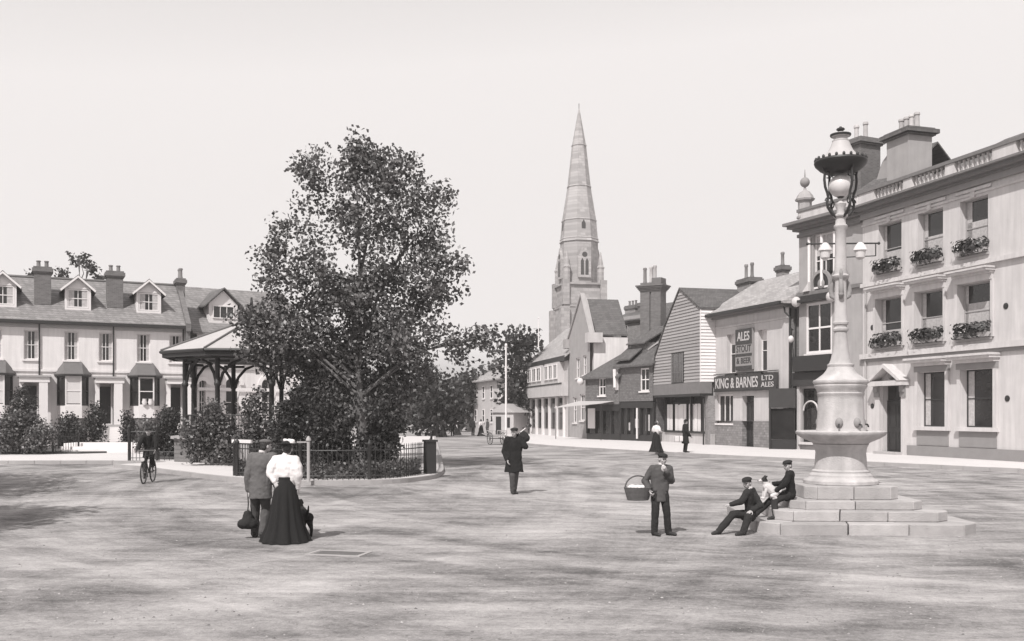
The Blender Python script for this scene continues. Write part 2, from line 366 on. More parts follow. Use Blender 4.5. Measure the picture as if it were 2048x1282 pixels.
def chimney(parent, x, y, z0, w, d, h, pots=2, ph=0.6, m=None, pm=None, capw=0.12, rowx=True, name="chimney", pr=0.14, capm=None):
    """brick stack with oversailing courses; clay pots are its sub-parts"""
    m = m or brickd; pm = pm or potm
    b = MB().box(-w / 2, w / 2, -d / 2, d / 2, 0, h - .42)
    o = b.build(name, m, parent, loc=(x, y, z0)); b = MB()
    b.box(-w / 2 - capw * .5, w / 2 + capw * .5, -d / 2 - capw * .5, d / 2 + capw * .5, h - .42, h - .32)
    b.box(-w / 2 - capw, w / 2 + capw, -d / 2 - capw, d / 2 + capw, h - .32, h - .10)
    b.box(-w / 2 - capw * .4, w / 2 + capw * .4, -d / 2 - capw * .4, d / 2 + capw * .4, h - .10, h)
    b.build("chimney_cap", capm or brickd, o)
    key = (ph, pm.name, pr)
    if key not in _POT:
        _POT[key] = MB().lathe([(pr * .85, -.02), (pr * .95, ph * .1), (pr * .8, ph * .2), (pr * .72, ph * .8), (pr * .95, ph * .84), (pr * .95, ph * .93), (pr * .78, ph)], 12).mesh("chimney_pot", pm, True)
    for i in range(pots):
        t = (i + .5) / pots - .5
        put("chimney_pot", _POT[key], o, (t * w * .95 if rowx else 0, 0 if rowx else t * d * .95, h), rot=(0, 0, i))
    return o
def gableroof(x0, x1, y0, y1, ze, zr, over=0.25, t=0.12, hip0=0.0, hip1=0.0, yr=None):
    """pitched roof with ridge along x; hip0/hip1 pull the ridge ends in"""
    yr = (y0 + y1) / 2 if yr is None else yr; k = (zr - ze) / (yr - y0); e = ze - over * k
    A, B, C, D = (x0 - over, y0 - over, e), (x1 + over, y0 - over, e), (x1 + over, y1 + over, e), (x0 - over, y1 + over, e)
    R0, R1 = (x0 - over + hip0, yr, zr), (x1 + over - hip1, yr, zr); m = MB()
    m.slab([A, B, R1, R0], t); m.slab([C, D, R0, R1], t)
    if hip0: m.slab([D, A, R0], t)
    if hip1: m.slab([B, C, R1], t)
    return m
def ridge(p0, p1, m, parent, r=0.09): return MB().tube(p0, p1, r, n=8).build("ridge_tile", m, parent)
def box(name, m, parent, *a, **k): return MB().box(*a).build(name, m, parent, **k)
FONT = {}
def text_part(name, body, parent, loc, size, m, width=None, rz=0.0, ext=0.012):
    cu = bpy.data.curves.new(name, 'FONT'); cu.body = body; cu.size = size; cu.align_x = 'CENTER'; cu.align_y = 'CENTER'; cu.extrude = ext; cu.offset = size * .012; cu.materials.append(m)
    t = bpy.data.objects.new(name, cu); COL.objects.link(t); bpy.context.view_layer.update()
    dg = bpy.context.evaluated_depsgraph_get(); me = bpy.data.meshes.new_from_object(t.evaluated_get(dg)); bpy.data.objects.remove(t)
    o = put(name, me, parent, loc, (math.radians(90), 0, rz))
    if width:
        xs = [v.co.x for v in me.vertices]; o.scale = (width / (max(xs) - min(xs)), 1, 1)
    return o

# ------------------------------------------------------------------ ground, pavements, kerbs
M_road = road_material()
def grid_sheet(name, m, x0, x1, y0, y1, **k): return MB().quad((x0, y0, 0), (x1, y0, 0), (x1, y1, 0), (x0, y1, 0)).build(name, m, **k)
grid_sheet("ground", M_road, -1500, 1500, -300, 3000, kind="structure")

def kerbed(name, kname, poly, front, h=0.13, kw=0.16):
    """raised paving: poly = whole outline, front = run of edge that carries kerb stones"""
    MB().zprism([(p[0], p[1]) for p in poly], -0.2, h).build(name, pavem, kind="structure")
    m = MB(); pts = [Vector((p[0], p[1])) for p in front]
    n = len(pts); nor = []
    for i in range(n):
        d = (pts[min(i + 1, n - 1)] - pts[max(i - 1, 0)]).normalized(); nor.append(Vector((d.y, -d.x)))
    for i in range(n - 1):
        a, b = pts[i], pts[i + 1]; L = (b - a).length; k = max(1, int(L / 0.9))
        for j in range(k):
            t0, t1 = j / k + .004, (j + 1) / k - .004; q = []
            for t in (t0, t1):
                p = a.lerp(b, t); o = nor[i].lerp(nor[i + 1], t); q += [(p, o)]
            hz = h + .012 + rnd.uniform(-.006, .006)
            lo = [q[0][0] - q[0][1] * kw, q[1][0] - q[1][1] * kw, q[1][0] + q[1][1] * .03, q[0][0] + q[0][1] * .03]
            m.hexa([(v.x, v.y, -.1) for v in lo], [(v.x, v.y, hz) for v in lo])
    m.build(kname, kerbm, kind="structure")
def smooth_run(pts, k=5):
    out = []; P = [Vector(p) for p in pts]
    for i in range(len(P) - 1):
        p0, p1, p2, p3 = P[max(i - 1, 0)], P[i], P[i + 1], P[min(i + 2, len(P) - 1)]
        for j in range(k):
            t = j / k; out.append(0.5 * ((2 * p1) + (p2 - p0) * t + (2 * p0 - 5 * p1 + 4 * p2 - p3) * t * t + (3 * p1 - p0 - 3 * p2 + p3) * t ** 3))
    return out + [P[-1]]
# right side of the street
rk = smooth_run([(-1.2, 86), (1.1, 66.5), (8.4, 51.3), (13.6, 43.2), (18.6, 35.8), (27, 24)])
kerbed("pavement_right", "kerb_right", [tuple(p) for p in rk] + [(60, 24), (60, 140), (1.0, 140)], [tuple(p) for p in rk])
# left pavement of the terrace and the garden island, one raised piece
ik = smooth_run([(-46, 40.6), (-17.2, 42.0), (-16.0, 39.2), (-13.9, 37.0), (-9.1, 31.2), (-6.5, 29.5), (-4.3, 29.7), (-3.1, 31.0), (-2.5, 34.0), (-3.2, 44), (-7.0, 89)])
kerbed("pavement_left", "kerb_left", [tuple(p) for p in ik] + [(-46, 89)], [tuple(p) for p in ik])
# planted ground behind the railings
bed = [(-8.9, 33.0), (-6.6, 30.7), (-4.4, 30.8), (-4.0, 31.6), (-4.4, 36), (-7.6, 60), (-20, 57), (-16.6, 43.6), (-11.0, 42.6)]
MB().zprism(bed, 0.0, 0.20).build("garden_soil", soil, kind="structure")
# front gardens of the terrace
MB().zprism([(-48, 48.5), (-22.0, 49.5), (-21.0, 50.5), (-21, 58), (-48, 50.0)], 0.0, 0.22).build("front_garden_soil", soil, kind="structure")

# ------------------------------------------------------------------ the bank (right)
F = Fac(1725, 51.4, 2150, 66000 / 1710.0)
bank = F.thing("bank_building", "large pale three storey bank with a balustraded parapet, right of the fountain", "building")
zc0, zc1 = 12.62, 13.02                               # cornice
op = []
def px_open(F, x0, x1, y0, y1): xm = (x0 + x1) / 2; return (F.s(x0), F.s(x1), F.z(xm, y1), F.z(xm, y0))
top = [px_open(F, 1757, 1803, 461, 556), px_open(F, 1836, 1886, 440, 536), px_open(F, 1920, 1976, 415, 514)]
mid = [px_open(F, 1753, 1805, 606, 704), px_open(F, 1832, 1888, 592, 688), px_open(F, 1917, 1983, 578, 678)]
low = [px_open(F, 1839, 1893, 756, 853), px_open(F, 1924, 1989, 752, 850)]
def level(h, z0, z1): return [(a, b, z0, z1) for a, b, c, d in h]
top = level(top, 9.30, 11.85); mid = level(mid, 5.55, 8.05); low = level(low, 1.55, 4.15)
drs = (F.s(1765), F.s(1806), 0.13, 3.75)
MB().wall(0, F.L, 0, zc0, top + mid + low + [drs], t=0.42).build("wall", bankst, bank)
box("wall", bankst, bank, 0, F.L, .43, 12, 0, zc1 + .5)
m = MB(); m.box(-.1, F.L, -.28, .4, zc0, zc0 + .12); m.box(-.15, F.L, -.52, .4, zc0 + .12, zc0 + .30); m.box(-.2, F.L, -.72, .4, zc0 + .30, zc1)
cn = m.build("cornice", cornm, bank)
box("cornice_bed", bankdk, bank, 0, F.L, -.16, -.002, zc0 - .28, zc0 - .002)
# balustrade
zb0, zb1 = zc1, 13.82
segs = [(1725, 1757, 1), (1757, 1816, 0), (1816, 1833, 1), (1833, 1900, 0), (1900, 1918, 1), (1918, 1995, 0), (1995, 2042, 1), (2042, 2130, 0), (2130, 2150, 1)]
bal = MB().lathe([(.07, 0), (.07, .06), (.04, .08), (.085, .2), (.05, .36), (.035, .42), (.07, .46), (.07, .5)], 8).mesh("baluster", bankst, True)
box("parapet_plinth", bankst, bank, 0, F.L, -.3, .1, zb0 + .002, zb0 + .14)
for a, b, solid in segs:
    s0, s1 = F.s(a), F.s(b)
    if solid: box("parapet_pedestal", bankst, bank, s0, s1, -.28, .08, zb0 + .141, zb1 - .161)
    else:
        k = max(3, int((s1 - s0) / .26))
        for j in range(k): put("baluster", bal, bank, (s0 + (j + .5) * (s1 - s0) / k, -.1, zb0 + .14))
box("parapet_rail", cornm, bank, -.05, F.L, -.34, .14, zb1 - .16, zb1)
# string courses
for z, h, d in ((8.78, .20, .16), (5.02, .26, .20), (11.98, .10, .07)):
    box("string_course", bankst, bank, 0, F.L, -d, -.002, z, z + h)
box("string_course", bankdk, bank, 0, F.L, -.09, -.002, 4.86, 5.018)
box("plinth", bankdk, bank, F.s(1812), F.L, -.10, -.002, 0, .62)
for i, (a, b, c, d) in enumerate(top):
    window(bank, (a + b) / 2, c, b - a, d - c, y=.34, net=(.45, .55, .62)[i], drop=(-.1, -.15, -.2)[i], dropmat=lace, fm=trimg)
    box("window_keystone", bankst, bank, (a + b) / 2 - .13, (a + b) / 2 + .13, -.10, -.002, d + .03, d + .28)
    box("window_head", bankst, bank, a - .22, b + .22, -.07, -.003, d + .30, d + .44)
for i, (a, b, c, d) in enumerate(mid):
    window(bank, (a + b) / 2, c, b - a, d - c, y=.34, net=(.35, .5, .66)[i], drop=(-.12, -.14, -.1)[i], dropmat=lace, fm=trimg)
    h = MB().box(a - .16, b + .16, -.26, -.002, d + .30, d + .40); h.box(a - .22, b + .22, -.52, -.002, d + .40, d + .50); h.box(a - .26, b + .26, -.60, -.002, d + .50, d + .58); h.box(a - .12, b + .12, -.12, -.002, d + .02, d + .30)
    h.build("window_hood", bankst, bank)
    for q in (a - .09, b + .09): box("window_architrave", bankst, bank, q - .08, q + .08, -.09, -.002, c, d + .02)
for i, (a, b, c, d) in enumerate(low):
    window(bank, (a + b) / 2, c, b - a, d - c, y=.30, drop=-.2, dropmat=lace, fm=dark)
    h = MB().box(a - .26, b + .26, -.30, -.002, d + .30, d + .46); h.box(a - .34, b + .34, -.60, -.002, d + .46, d + .58); h.box(a - .38, b + .38, -.68, -.002, d + .58, d + .68)
    h.build("window_hood", bankst, bank)
    box("window_frieze", bankdk, bank, a - .24, b + .24, -.14, -.002, d + .02, d + .30)
    for q in (a - .11, b + .11): box("window_architrave", bankst, bank, q - .10, q + .10, -.12, -.002, c, d + .02)
    box("window_panel", bankdk, bank, a - .15, b + .15, -.05, -.002, .66, 1.36)
    box("window_ledge", bankst, bank, a - .28, b + .28, -.20, -.002, 1.37, 1.55)
a, b, c, d = drs; door(bank, (a + b) / 2, c, b - a, 2.7, y=.28)
box("fanlight", glass, bank, a + .05, b - .05, .3, .34, 2.85, d - .05)
for q in (a - .22, b + .22): 
    box("door_pilaster", bankst, bank, q - .18, q + .18, -.16, -.002, .13, d - .2)
    m = MB().box(q - .2, q + .2, -.22, -.165, d - .75, d - .2); m.box(q - .15, q + .15, -.30, -.221, d - .5, d - .2); m.build("door_bracket", bankdk, bank)
sc = (a + b) / 2; hw = (b - a) / 2 + .5
box("door_lintel", bankst, bank, sc - hw, sc + hw, -.55, -.002, d - .18, d + .06)
pd = MB()
pd.prism([(sc - hw - .05, d + .06), (sc - hw + .22, d + .06), (sc, d + .72), (sc, d + .92)], -.6, -.002); pd.prism([(sc + hw + .05, d + .06), (sc, d + .92), (sc, d + .72), (sc + hw - .22, d + .06)], -.6, -.002)
pd.build("door_pediment", bankst, bank)
MB().ell((sc, -.1, d + .33), (.2, .12, .2), 12, 8).build("pediment_boss", bankdk, bank, smooth=True)
box("door_step", stone2, bank, sc - .9, sc + .9, -.5, -.12, .12, .26)
# round wall anchors
anch = MB().lathe([(.02, -.01), (.14, 0), (.14, .02), (.09, .03), (.09, .045), (.03, .055)], 10).mesh("wall_anchor", iron, True)
for px, py in ((1745, 655), (1745, 812), (2012, 612), (2015, 797), (2006, 720)):
    if px != 2006: put("wall_anchor", anch, bank, (F.s(px), -.003, F.z(px, py)), rot=(math.radians(90), 0, 0))
# roof and chimney
z0 = zc1 + .5
m = MB(); R = [(1.0, 2.0), (F.L, 2.0), (F.L, 11.5), (1.0, 11.5)]
m.slab([(0.4, 1.2, z0), (F.L, 1.2, z0), (F.L, 6.0, 16.2), (3.4, 6.0, 16.2)], .1); m.slab([(F.L, 11.5, z0), (.4, 11.5, z0), (3.4, 6, 16.2), (F.L, 6, 16.2)], .1); m.slab([(.4, 11.5, z0), (.4, 1.2, z0), (3.4, 6, 16.2)], .1)
m.build("roof", slated, bank)
chs = F.s(1843, 4.0)
ch = chimney(bank, chs, 3.2, 13.4, 1.75, 1.5, 4.0, pots=4, ph=.85, m=render_g, pm=potw, capw=.28, pr=.17, capm=slated)
m = MB().prism([(chs - 3.0, 13.5), (chs - 1.15, 13.5), (chs - 1.15, 16.4), (chs - 1.6, 16.1)], 2.7, 3.6); m.build("parapet_gable", render_g, bank)
# drain pipe at the left of the bank
MB().tube((.35, -.08, .1), (.35, -.08, 8.7), .05, n=8).build("drain_pipe", trimg, bank, smooth=True)

# flower boxes are lifted off the sills: things of their own
def leaves(n, cx, cy, cz, rx, ry, rz, size, seed, m, clump=0, bias=.55, up=0.3):
    r = np.random.default_rng(seed); p = r.normal(size=(n, 3)); p /= np.linalg.norm(p, axis=1)[:, None]; p *= r.random((n, 1)) ** bias
    return p * np.array([rx, ry, rz]) + np.array([cx, cy, cz])
def leafmesh(name, P, size, m, seed, up=0.35, jit=0.5):
    """one small bent leaf (two triangles) at every point"""
    r = np.random.default_rng(seed); n = len(P); nor = r.normal(size=(n, 3)); nor[:, 2] += up; nor /= np.linalg.norm(nor, axis=1)[:, None]
    a = np.cross(nor, r.normal(size=(n, 3))); a /= np.linalg.norm(a, axis=1)[:, None]; b = np.cross(nor, a)
    s = (size * (1 - jit / 2 + jit * r.random(n)))[:, None]
    V = np.empty((n, 4, 3)); V[:, 0] = P - a * s * .5; V[:, 1] = P + b * s * .36 + nor * s * .12; V[:, 2] = P + a * s * .55; V[:, 3] = P - b * s * .36 + nor * s * .12
    me = bpy.data.meshes.new(name); me.vertices.add(n * 4); me.vertices.foreach_set("co", V.reshape(-1).astype(np.float32))
    me.loops.add(n * 4); me.loops.foreach_set("vertex_index", np.arange(n * 4, dtype=np.int32)); me.polygons.add(n)
    me.polygons.foreach_set("loop_start", np.arange(0, n * 4, 4, dtype=np.int32)); me.polygons.foreach_set("loop_total", np.full(n, 4, dtype=np.int32))
    me.update(calc_edges=True); me.validate(); me.materials.append(m); return me
def lobes_pts(lobes, dens, seed, bias=.5, clump=.5, cl=14):
    """points in clumps that fill a set of ellipsoids (x,y,z,rx,ry,rz,density)"""
    r = np.random.default_rng(seed); out = []
    for x, y, z, rx, ry, rz, q in lobes:
        n = max(4, int(dens * q * (rx * ry * rz) ** (2 / 3.0)))
        c = r.normal(size=(n, 3)); c /= np.linalg.norm(c, axis=1)[:, None]; c *= r.random((n, 1)) ** bias
        c = c * np.array([rx, ry, rz]) + np.array([x, y, z])
        out.append((c[:, None, :] + np.clip(r.normal(size=(n, cl, 3)), -1.6, 1.6) * clump).reshape(-1, 3))
    return np.concatenate(out)
def flower_box(parentF, s, z, w, label, seed):
    p = parentF.a + parentF.d * s; nrm = Vector((parentF.d.y, -parentF.d.x))
    q = p + nrm * .12
    t = thing("flower_box", label, "flower box", (q.x, q.y, z), parentF.rz, "flower boxes on the bank window sills")
    MB().box(-w / 2, w / 2, -.16, .14, 0, .2).build("planter", trimg, t)
    P = np.clip(np.random.default_rng(seed).normal(size=(360, 3)), -1.7, 1.7) * np.array([w * .29, .14, .19]) + np.array([0, -.08, .34])
    put("foliage", leafmesh("foliage", P, .20, leafd, seed), t)
    P = np.clip(np.random.default_rng(seed + 50).normal(size=(40, 3)), -1.6, 1.6) * np.array([w * .28, .14, .17]) + np.array([0, -.1, .36])
    put("flower", leafmesh("flower", P, .10, flowr, seed + 1), t, kind="stuff")
fl = ["top floor flower box nearest the street lamp on the bank", "top floor flower box on the middle window of the bank", "top floor flower box on the window of the bank farthest from the lamp"]
fm_ = ["first floor flower box above the pedimented bank door", "first floor flower box on the middle window of the bank", "first floor flower box on the window of the bank farthest from the lamp"]
for i, (a, b, c, d) in enumerate(top): flower_box(F, (a + b) / 2, c + .02, b - a + .1, fl[i], 10 + i)
for i, (a, b, c, d) in enumerate(mid): flower_box(F, (a + b) / 2, c + .02, b - a + .1, fm_[i], 20 + i)

# ------------------------------------------------------------------ ornate end building between the pub and the bank
FO = Fac(1598, 55.9, 1724.6, 51.42)
orn = FO.thing("corner_building", "ornate narrow building with a domed parapet turret and a dark oriel between pub and bank", "building")
L = FO.L
tw = (FO.s(1626), FO.s(1668), 9.25, 12.2); trp = (FO.s(1612), FO.s(1664), 5.55, 8.4); gd = (FO.s(1604), FO.s(1640), .5, 3.6)
MB().wall(0, L, 0, 12.62, [tw, trp, gd], t=.4).build("wall", render_g, orn)
box("wall", render_g, orn, .005, L, .41, 10, 0, 13.4)
m = MB(); m.box(-.25, L, -.28, .4, 12.6, 12.74); m.box(-.4, L, -.55, .4, 12.74, 12.9); m.box(-.5, L, -.8, .4, 12.9, 13.06); m.build("cornice", cornm, orn)
box("parapet", bankst, orn, .3, L, -.3, .1, 13.062, 13.62); box("parapet_rail", cornm, orn, .2, L, -.36, .16, 13.62, 13.78)
box("string_course", cornm, orn, 0, L, -.2, -.002, 8.85, 9.05); box("string_course", cornm, orn, 0, L, -.16, -.002, 12.22, 12.4)
window(orn, (tw[0] + tw[1]) / 2, tw[2], tw[1] - tw[0], tw[3] - tw[2], y=.2, cols=2, fr=.09, drop=.4, dropmat=lace)
for q in (tw[0] - .18, tw[1] + .18, (tw[0] + tw[1]) / 2): MB().tube((q, -.12, tw[2]), (q, -.12, tw[3] - .1), .09, n=10).build("window_column", trim, orn, smooth=True)
window(orn, (trp[0] + trp[1]) / 2, trp[2], trp[1] - trp[0], trp[3] - trp[2], y=.06, cols=2, rows=2, fr=.14)
box("oriel_base", dark, orn, trp[0] - .5, trp[1] + .4, -.55, -.002, 4.55, 5.42)
m = MB(); s_ = (trp[0] + trp[1]) / 2
m.box(trp[0] - .45, trp[1] + .35, -.5, -.002, 8.46, 8.60); m.box(trp[0] - .4, trp[1] + .3, -.26, -.003, 8.604, 8.84); m.build("oriel_head", dark, orn)
# oval medallion over the oriel
zz = FO.z(1645, 568); ms = FO.s(1645)
m = MB()
for i in range(28):
    a0, a1 = 2 * math.pi * i / 28, 2 * math.pi * (i + 1) / 28
    for (r0, r1, y0, y1) in ((.62, .78, -.16, -.10), ):
        m.hexa([(ms + r0 * math.cos(a0), y0, zz + r0 * math.sin(a0)), (ms + r1 * math.cos(a0), y0, zz + r1 * math.sin(a0)), (ms + r1 * math.cos(a1), y0, zz + r1 * math.sin(a1)), (ms + r0 * math.cos(a1), y0, zz + r0 * math.sin(a1))],
               [(ms + r0 * math.cos(a0), -.005, zz + r0 * math.sin(a0)), (ms + r1 * math.cos(a0), -.005, zz + r1 * math.sin(a0)), (ms + r1 * math.cos(a1), -.005, zz + r1 * math.sin(a1)), (ms + r0 * math.cos(a1), -.005, zz + r0 * math.sin(a1))])
m.build("medallion_ring", bankdk, orn)
m = MB().prism([(ms + .615 * math.cos(2 * math.pi * i / 28), zz + .615 * math.sin(2 * math.pi * i / 28)) for i in range(28)], -.07, -.006); m.build("medallion", dark, orn)
MB().ell((ms, -.1, zz), (.28, .1, .3), 12, 8).build("medallion_boss", bankdk, orn, smooth=True)
MB().prism([(ms - 1.3, 8.86 + .2), (ms - .8, 9.06), (ms - .8, zz + .2), (ms - 1.0, zz)], -.3, -.004).build("scroll", bankst, orn)
for q in (FO.s(1602), FO.s(1672)): MB().ell((q, -.35, FO.z(1605, 604)), (.3, .25, .3), 10, 7).build("stone_ball", bankst, orn, smooth=True)
# ground floor: dark shop front with arched light
m = MB().box(gd[0] - .6, gd[1] + .6, -.25, -.002, 3.75, 4.5); m.build("shop_fascia", signd, orn)
window(orn, (gd[0] + gd[1]) / 2, gd[2], gd[1] - gd[0], gd[3] - gd[2], y=.15, fm=dark, fr=.12, rows=1)
m = MB(); ac = (gd[0] + gd[1]) / 2; ar = (gd[1] - gd[0]) / 2 - .15
m.path([(ac + ar * math.cos(math.pi * i / 12), -.02, 2.35 + ar * .9 * math.sin(math.pi * i / 12)) for i in range(13)], .05, 6); m.build("shop_arch", bankst, orn)
box("shop_pillar", bankst, orn, gd[0] - .28, gd[0] - .12, -.14, -.003, .1, 3.74)
box("shop_stall_riser", dark, orn, gd[0], gd[1], .1, .3, .1, .5); box("shop_sill", bankst, orn, gd[0] - .1, L, -.2, -.002, .42, .56)
# turret on the left end of the parapet
tc_ = (FO.s(1607), 0.1)
m = MB().lathe([(.46, 0), (.46, .12), (.38, .16), (.38, .95), (.52, 1.0), (.56, 1.1), (.5, 1.14), (.42, 1.32), (.28, 1.5), (.1, 1.62), (.06, 1.74), (.06, 1.8)], 8, (tc_[0], tc_[1], 13.3)); m.build("turret", render_g, orn)
m = MB().ell((tc_[0], tc_[1], 15.36), (.27, .27, .29), 14, 10); m.lathe([(.05, 0), (.03, .2), (.012, .5)], 8, (tc_[0], tc_[1], 15.6)); m.build("finial", bankdk, orn, smooth=True)
m = MB(); m.slab([(.8, 1.0, 13.5), (L + .4, 1.0, 13.5), (L + .4, 5, 17.0), (4.2, 5, 17.0)], .1); m.slab([(.8, 9, 13.5), (.8, 1.0, 13.5), (4.2, 5, 17.0)], .1); m.slab([(L + .4, 9, 13.5), (.8, 9, 13.5), (4.2, 5, 17), (L + .4, 5, 17)], .1); m.build("roof", slated, orn)
chimney(orn, FO.s(1722, 4), 4.0, 15.0, 1.5, 1.5, 3.1, pots=2, ph=1.0, m=brickd, pm=potw, capw=.2, pr=.17)
# ------------------------------------------------------------------ the public house
FP = Fac(1425, 64.4, 1578, 56.3)  # pub to far shop: distances and heights scaled up about the camera
pub = FP.thing("public_house", "pale plastered public house with a long lettered fascia and hanging tile dado", "pub")
L = FP.L; ze = 8.62
w1 = (FP.s(1454), FP.s(1471), 4.75, 7.25); w2 = (FP.s(1516), FP.s(1534), 4.75, 7.25)
wl = (FP.s(1433), FP.s(1466), 1.55, 3.42); dd = (FP.s(1485), FP.s(1508), .13, 3.28)
MB().wall(0, L, 1.72, ze - .3, [w1, w2, (wl[0], wl[1], 1.72, wl[3]), (dd[0], dd[1], 1.72, dd[3])], t=.5).build("wall", plaster, pub)
dado = mat("patterned_tile_dado", 0.22, var=0.35, scale=5, tile=(.3, .15, .012, .7))
MB().wall(0, L, 0, 1.718, [(wl[0], wl[1], 1.55, 1.718), (dd[0], dd[1], .13, 1.718)], y=-.04, t=.4).build("tile_dado", dado, pub)
box("flank_wall", brickd, pub, 0, L, .52, 9, 0, ze - .1)  # dark brick puts the shade of the recess into the pub's flank
MB().box(0, L, -.30, .3, ze - .3, ze - .18).box(-.05, L + .1, -.6, .3, ze - .18, ze).build("eaves_cornice", cornm, pub)
MB().box(-.05, L + .15, -.78, -.61, ze - .14, ze + .04).build("gutter", dark, pub)
box("string_course", plaster, pub, 0, L, -.07, -.002, ze - .92, ze - .80)
for a, b, c, d in (w1, w2): window(pub, (a + b) / 2, c, b - a, d - c, y=.3, drop=.25)
window(pub, (wl[0] + wl[1]) / 2, wl[2], wl[1] - wl[0], wl[3] - wl[2], y=.22, cols=3, rows=1, fr=.10)
door(pub, (dd[0] + dd[1]) / 2, dd[2], dd[1] - dd[0], 2.75, y=.3)
box("door_fanlight", glass, pub, dd[0] + .03, dd[1] - .03, .32, .36, 2.9, dd[3] - .02)
m = MB(); zr = 11.1
m.slab([(-.2, -.62, ze + .03), (L + .3, -.62, ze + .03), (L + 1.6, 3.6, zr), (-.2, 3.6, zr)], .12); m.slab([(L + 2.6, 8, ze), (-.2, 8, ze), (-.2, 3.6, zr), (L + 1.6, 3.6, zr)], .12); m.slab([(L + .3, -.6, ze), (L + 2.6, 8, ze), (L + 1.6, 3.6, zr)], .12)
m.build("roof", slatel, pub)
fs0, fs1 = FP.s(1434), FP.s(1559); zf = 4.1
fa = MB().box(fs0, fs1, -.22, -.06, zf - .46, zf + .46); fa.box(fs0 + 2.0 - .7, fs0 + 2.0 + .5, -.22, -.06, zf + .46, zf + .58); fa.box(fs1 - 3.2, fs1 - 1.6, -.22, -.06, zf + .46, zf + .60)
fo = fa.build("fascia_sign", signd, pub)
text_part("lettering", "KING & BARNES", fo, (fs0 + (fs1 - fs0) * .375, -.225, zf - .02), .92, letter, (fs1 - fs0) * .70)
text_part("lettering", "LTD", fo, (fs1 - (fs1 - fs0) * .13, -.225, zf + .20), .42, letter, (fs1 - fs0) * .17)
text_part("lettering", "ALES", fo, (fs1 - (fs1 - fs0) * .13, -.225, zf - .20), .42, letter, (fs1 - fs0) * .19)
fr_ = MB()
for q in ((fs0, fs1, zf - .52, zf - .462), (fs0, fs1, zf + .605, zf + .64)): fr_.box(q[0], q[1], -.26, -.05, q[2], q[3])
fr_.build("sign_moulding", dark, fo)
b0, b1 = FP.s(1475), FP.s(1509); bz0, bz1 = 4.9, 7.45
bo = MB().box(b0, b1, -.16, -.04, bz0, bz1).build("sign_board", bankdk, pub); bc = (b0 + b1) / 2; bw = b1 - b0
for z0_, z1_ in ((6.48, 7.43), (5.74, 5.90), (4.92, 5.14)): box("sign_band", signd, bo, b0 + .04, b1 - .04, -.18, -.161, z0_, z1_)
text_part("lettering", "ALES", bo, (bc, -.185, 6.95), .78, letter, bw * .72)
text_part("lettering", "STOUT", bo, (bc, -.165, 6.19), .58, signd, bw * .85)
text_part("lettering", "& BEER", bo, (bc, -.165, 5.45), .5, signd, bw * .85)
m = MB().path([(L - .15, -.25, ze - .2), (L + .05, -.3, ze - .6), (L + .25, -.12, ze - .9), (L + .2, -.1, 1.0)], .055, 8); m.build("drain_pipe", dark, pub, smooth=True)
m = MB().prism([(L - .9, 4.45), (L + .15, 4.2), (L + .1, ze - .3), (L - .02, ze - .3), (L - .05, 5.6)], -.1, -.003)
for x, d, z_ in ((1.0, .12, ze - .1),): pass
chimney(pub, FP.s(1560, 4), 4.2, 10.3, .6, .6, 1.6, pots=1, ph=.9, m=brickm)

# narrow building in the recess between pub and ornate block; dark brick carries its shade
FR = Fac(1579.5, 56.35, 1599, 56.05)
rec = FR.thing("recessed_building", "shaded dark brick recessed building squeezed between the pale pub and the ornate block", "building")
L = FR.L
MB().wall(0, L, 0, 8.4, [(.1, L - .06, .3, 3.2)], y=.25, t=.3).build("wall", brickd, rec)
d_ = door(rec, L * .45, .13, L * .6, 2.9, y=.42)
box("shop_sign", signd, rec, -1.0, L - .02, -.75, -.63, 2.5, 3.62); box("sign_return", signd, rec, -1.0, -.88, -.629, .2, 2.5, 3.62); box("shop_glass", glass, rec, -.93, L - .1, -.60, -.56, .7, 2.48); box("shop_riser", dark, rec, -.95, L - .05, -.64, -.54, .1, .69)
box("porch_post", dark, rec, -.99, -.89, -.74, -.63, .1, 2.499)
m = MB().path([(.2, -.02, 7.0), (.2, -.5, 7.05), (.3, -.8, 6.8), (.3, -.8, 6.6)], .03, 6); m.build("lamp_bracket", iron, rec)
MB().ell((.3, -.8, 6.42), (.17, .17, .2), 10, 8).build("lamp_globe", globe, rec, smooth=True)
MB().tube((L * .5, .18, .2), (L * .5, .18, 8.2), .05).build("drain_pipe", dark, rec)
# ------------------------------------------------------------------ weatherboarded gable house
FG = Fac(1303, 71.8, 1401, 63.8)
gab = FG.thing("weatherboarded_house", "tall weatherboarded gable house with one barred window and blinds drawn in its shop front", "house")
L = FG.L
def gp(px, py): return (min(max(FG.s(px), 0), L), FG.z(px, py))
zb = 4.25                                             # underside of the boarding
ap = gp(1361, 579); outl = [(0.05, zb), (.12, gp(1305, 765)[1]), gp(1312, 714), gp(1331, 655), ap, (L, gp(1400, 618)[1]), (L, zb)]
def span(z):                                          # extent of the gable at a height
    xs = []
    for i in range(len(outl)):
        (x0, z0_), (x1, z1_) = outl[i], outl[(i + 1) % len(outl)]
        if (z0_ - z) * (z1_ - z) < 0: xs.append(x0 + (x1 - x0) * (z - z0_) / (z1_ - z0_))
    return (min(xs), max(xs)) if len(xs) > 1 else None
dep = 6.5
m = MB().prism([(x, z) for x, z in outl], .06, dep); m.build("wall", render_g, gab)
wz = (FG.z(1355, 766), FG.z(1355, 706)); wx = (FG.s(1344), FG.s(1368))
def lap(name, x0, x1, z, h, parent, yy=0.0, mm=None):  # a lapped board: thick at the foot
    return MB().hexa([(x0, yy - .06, z), (x1, yy - .06, z), (x1, yy + .02, z), (x0, yy + .02, z)], [(x0, yy - .004, z + h), (x1, yy - .004, z + h), (x1, yy + .02, z + h), (x0, yy + .02, z + h)]).build(name, mm or board, parent)
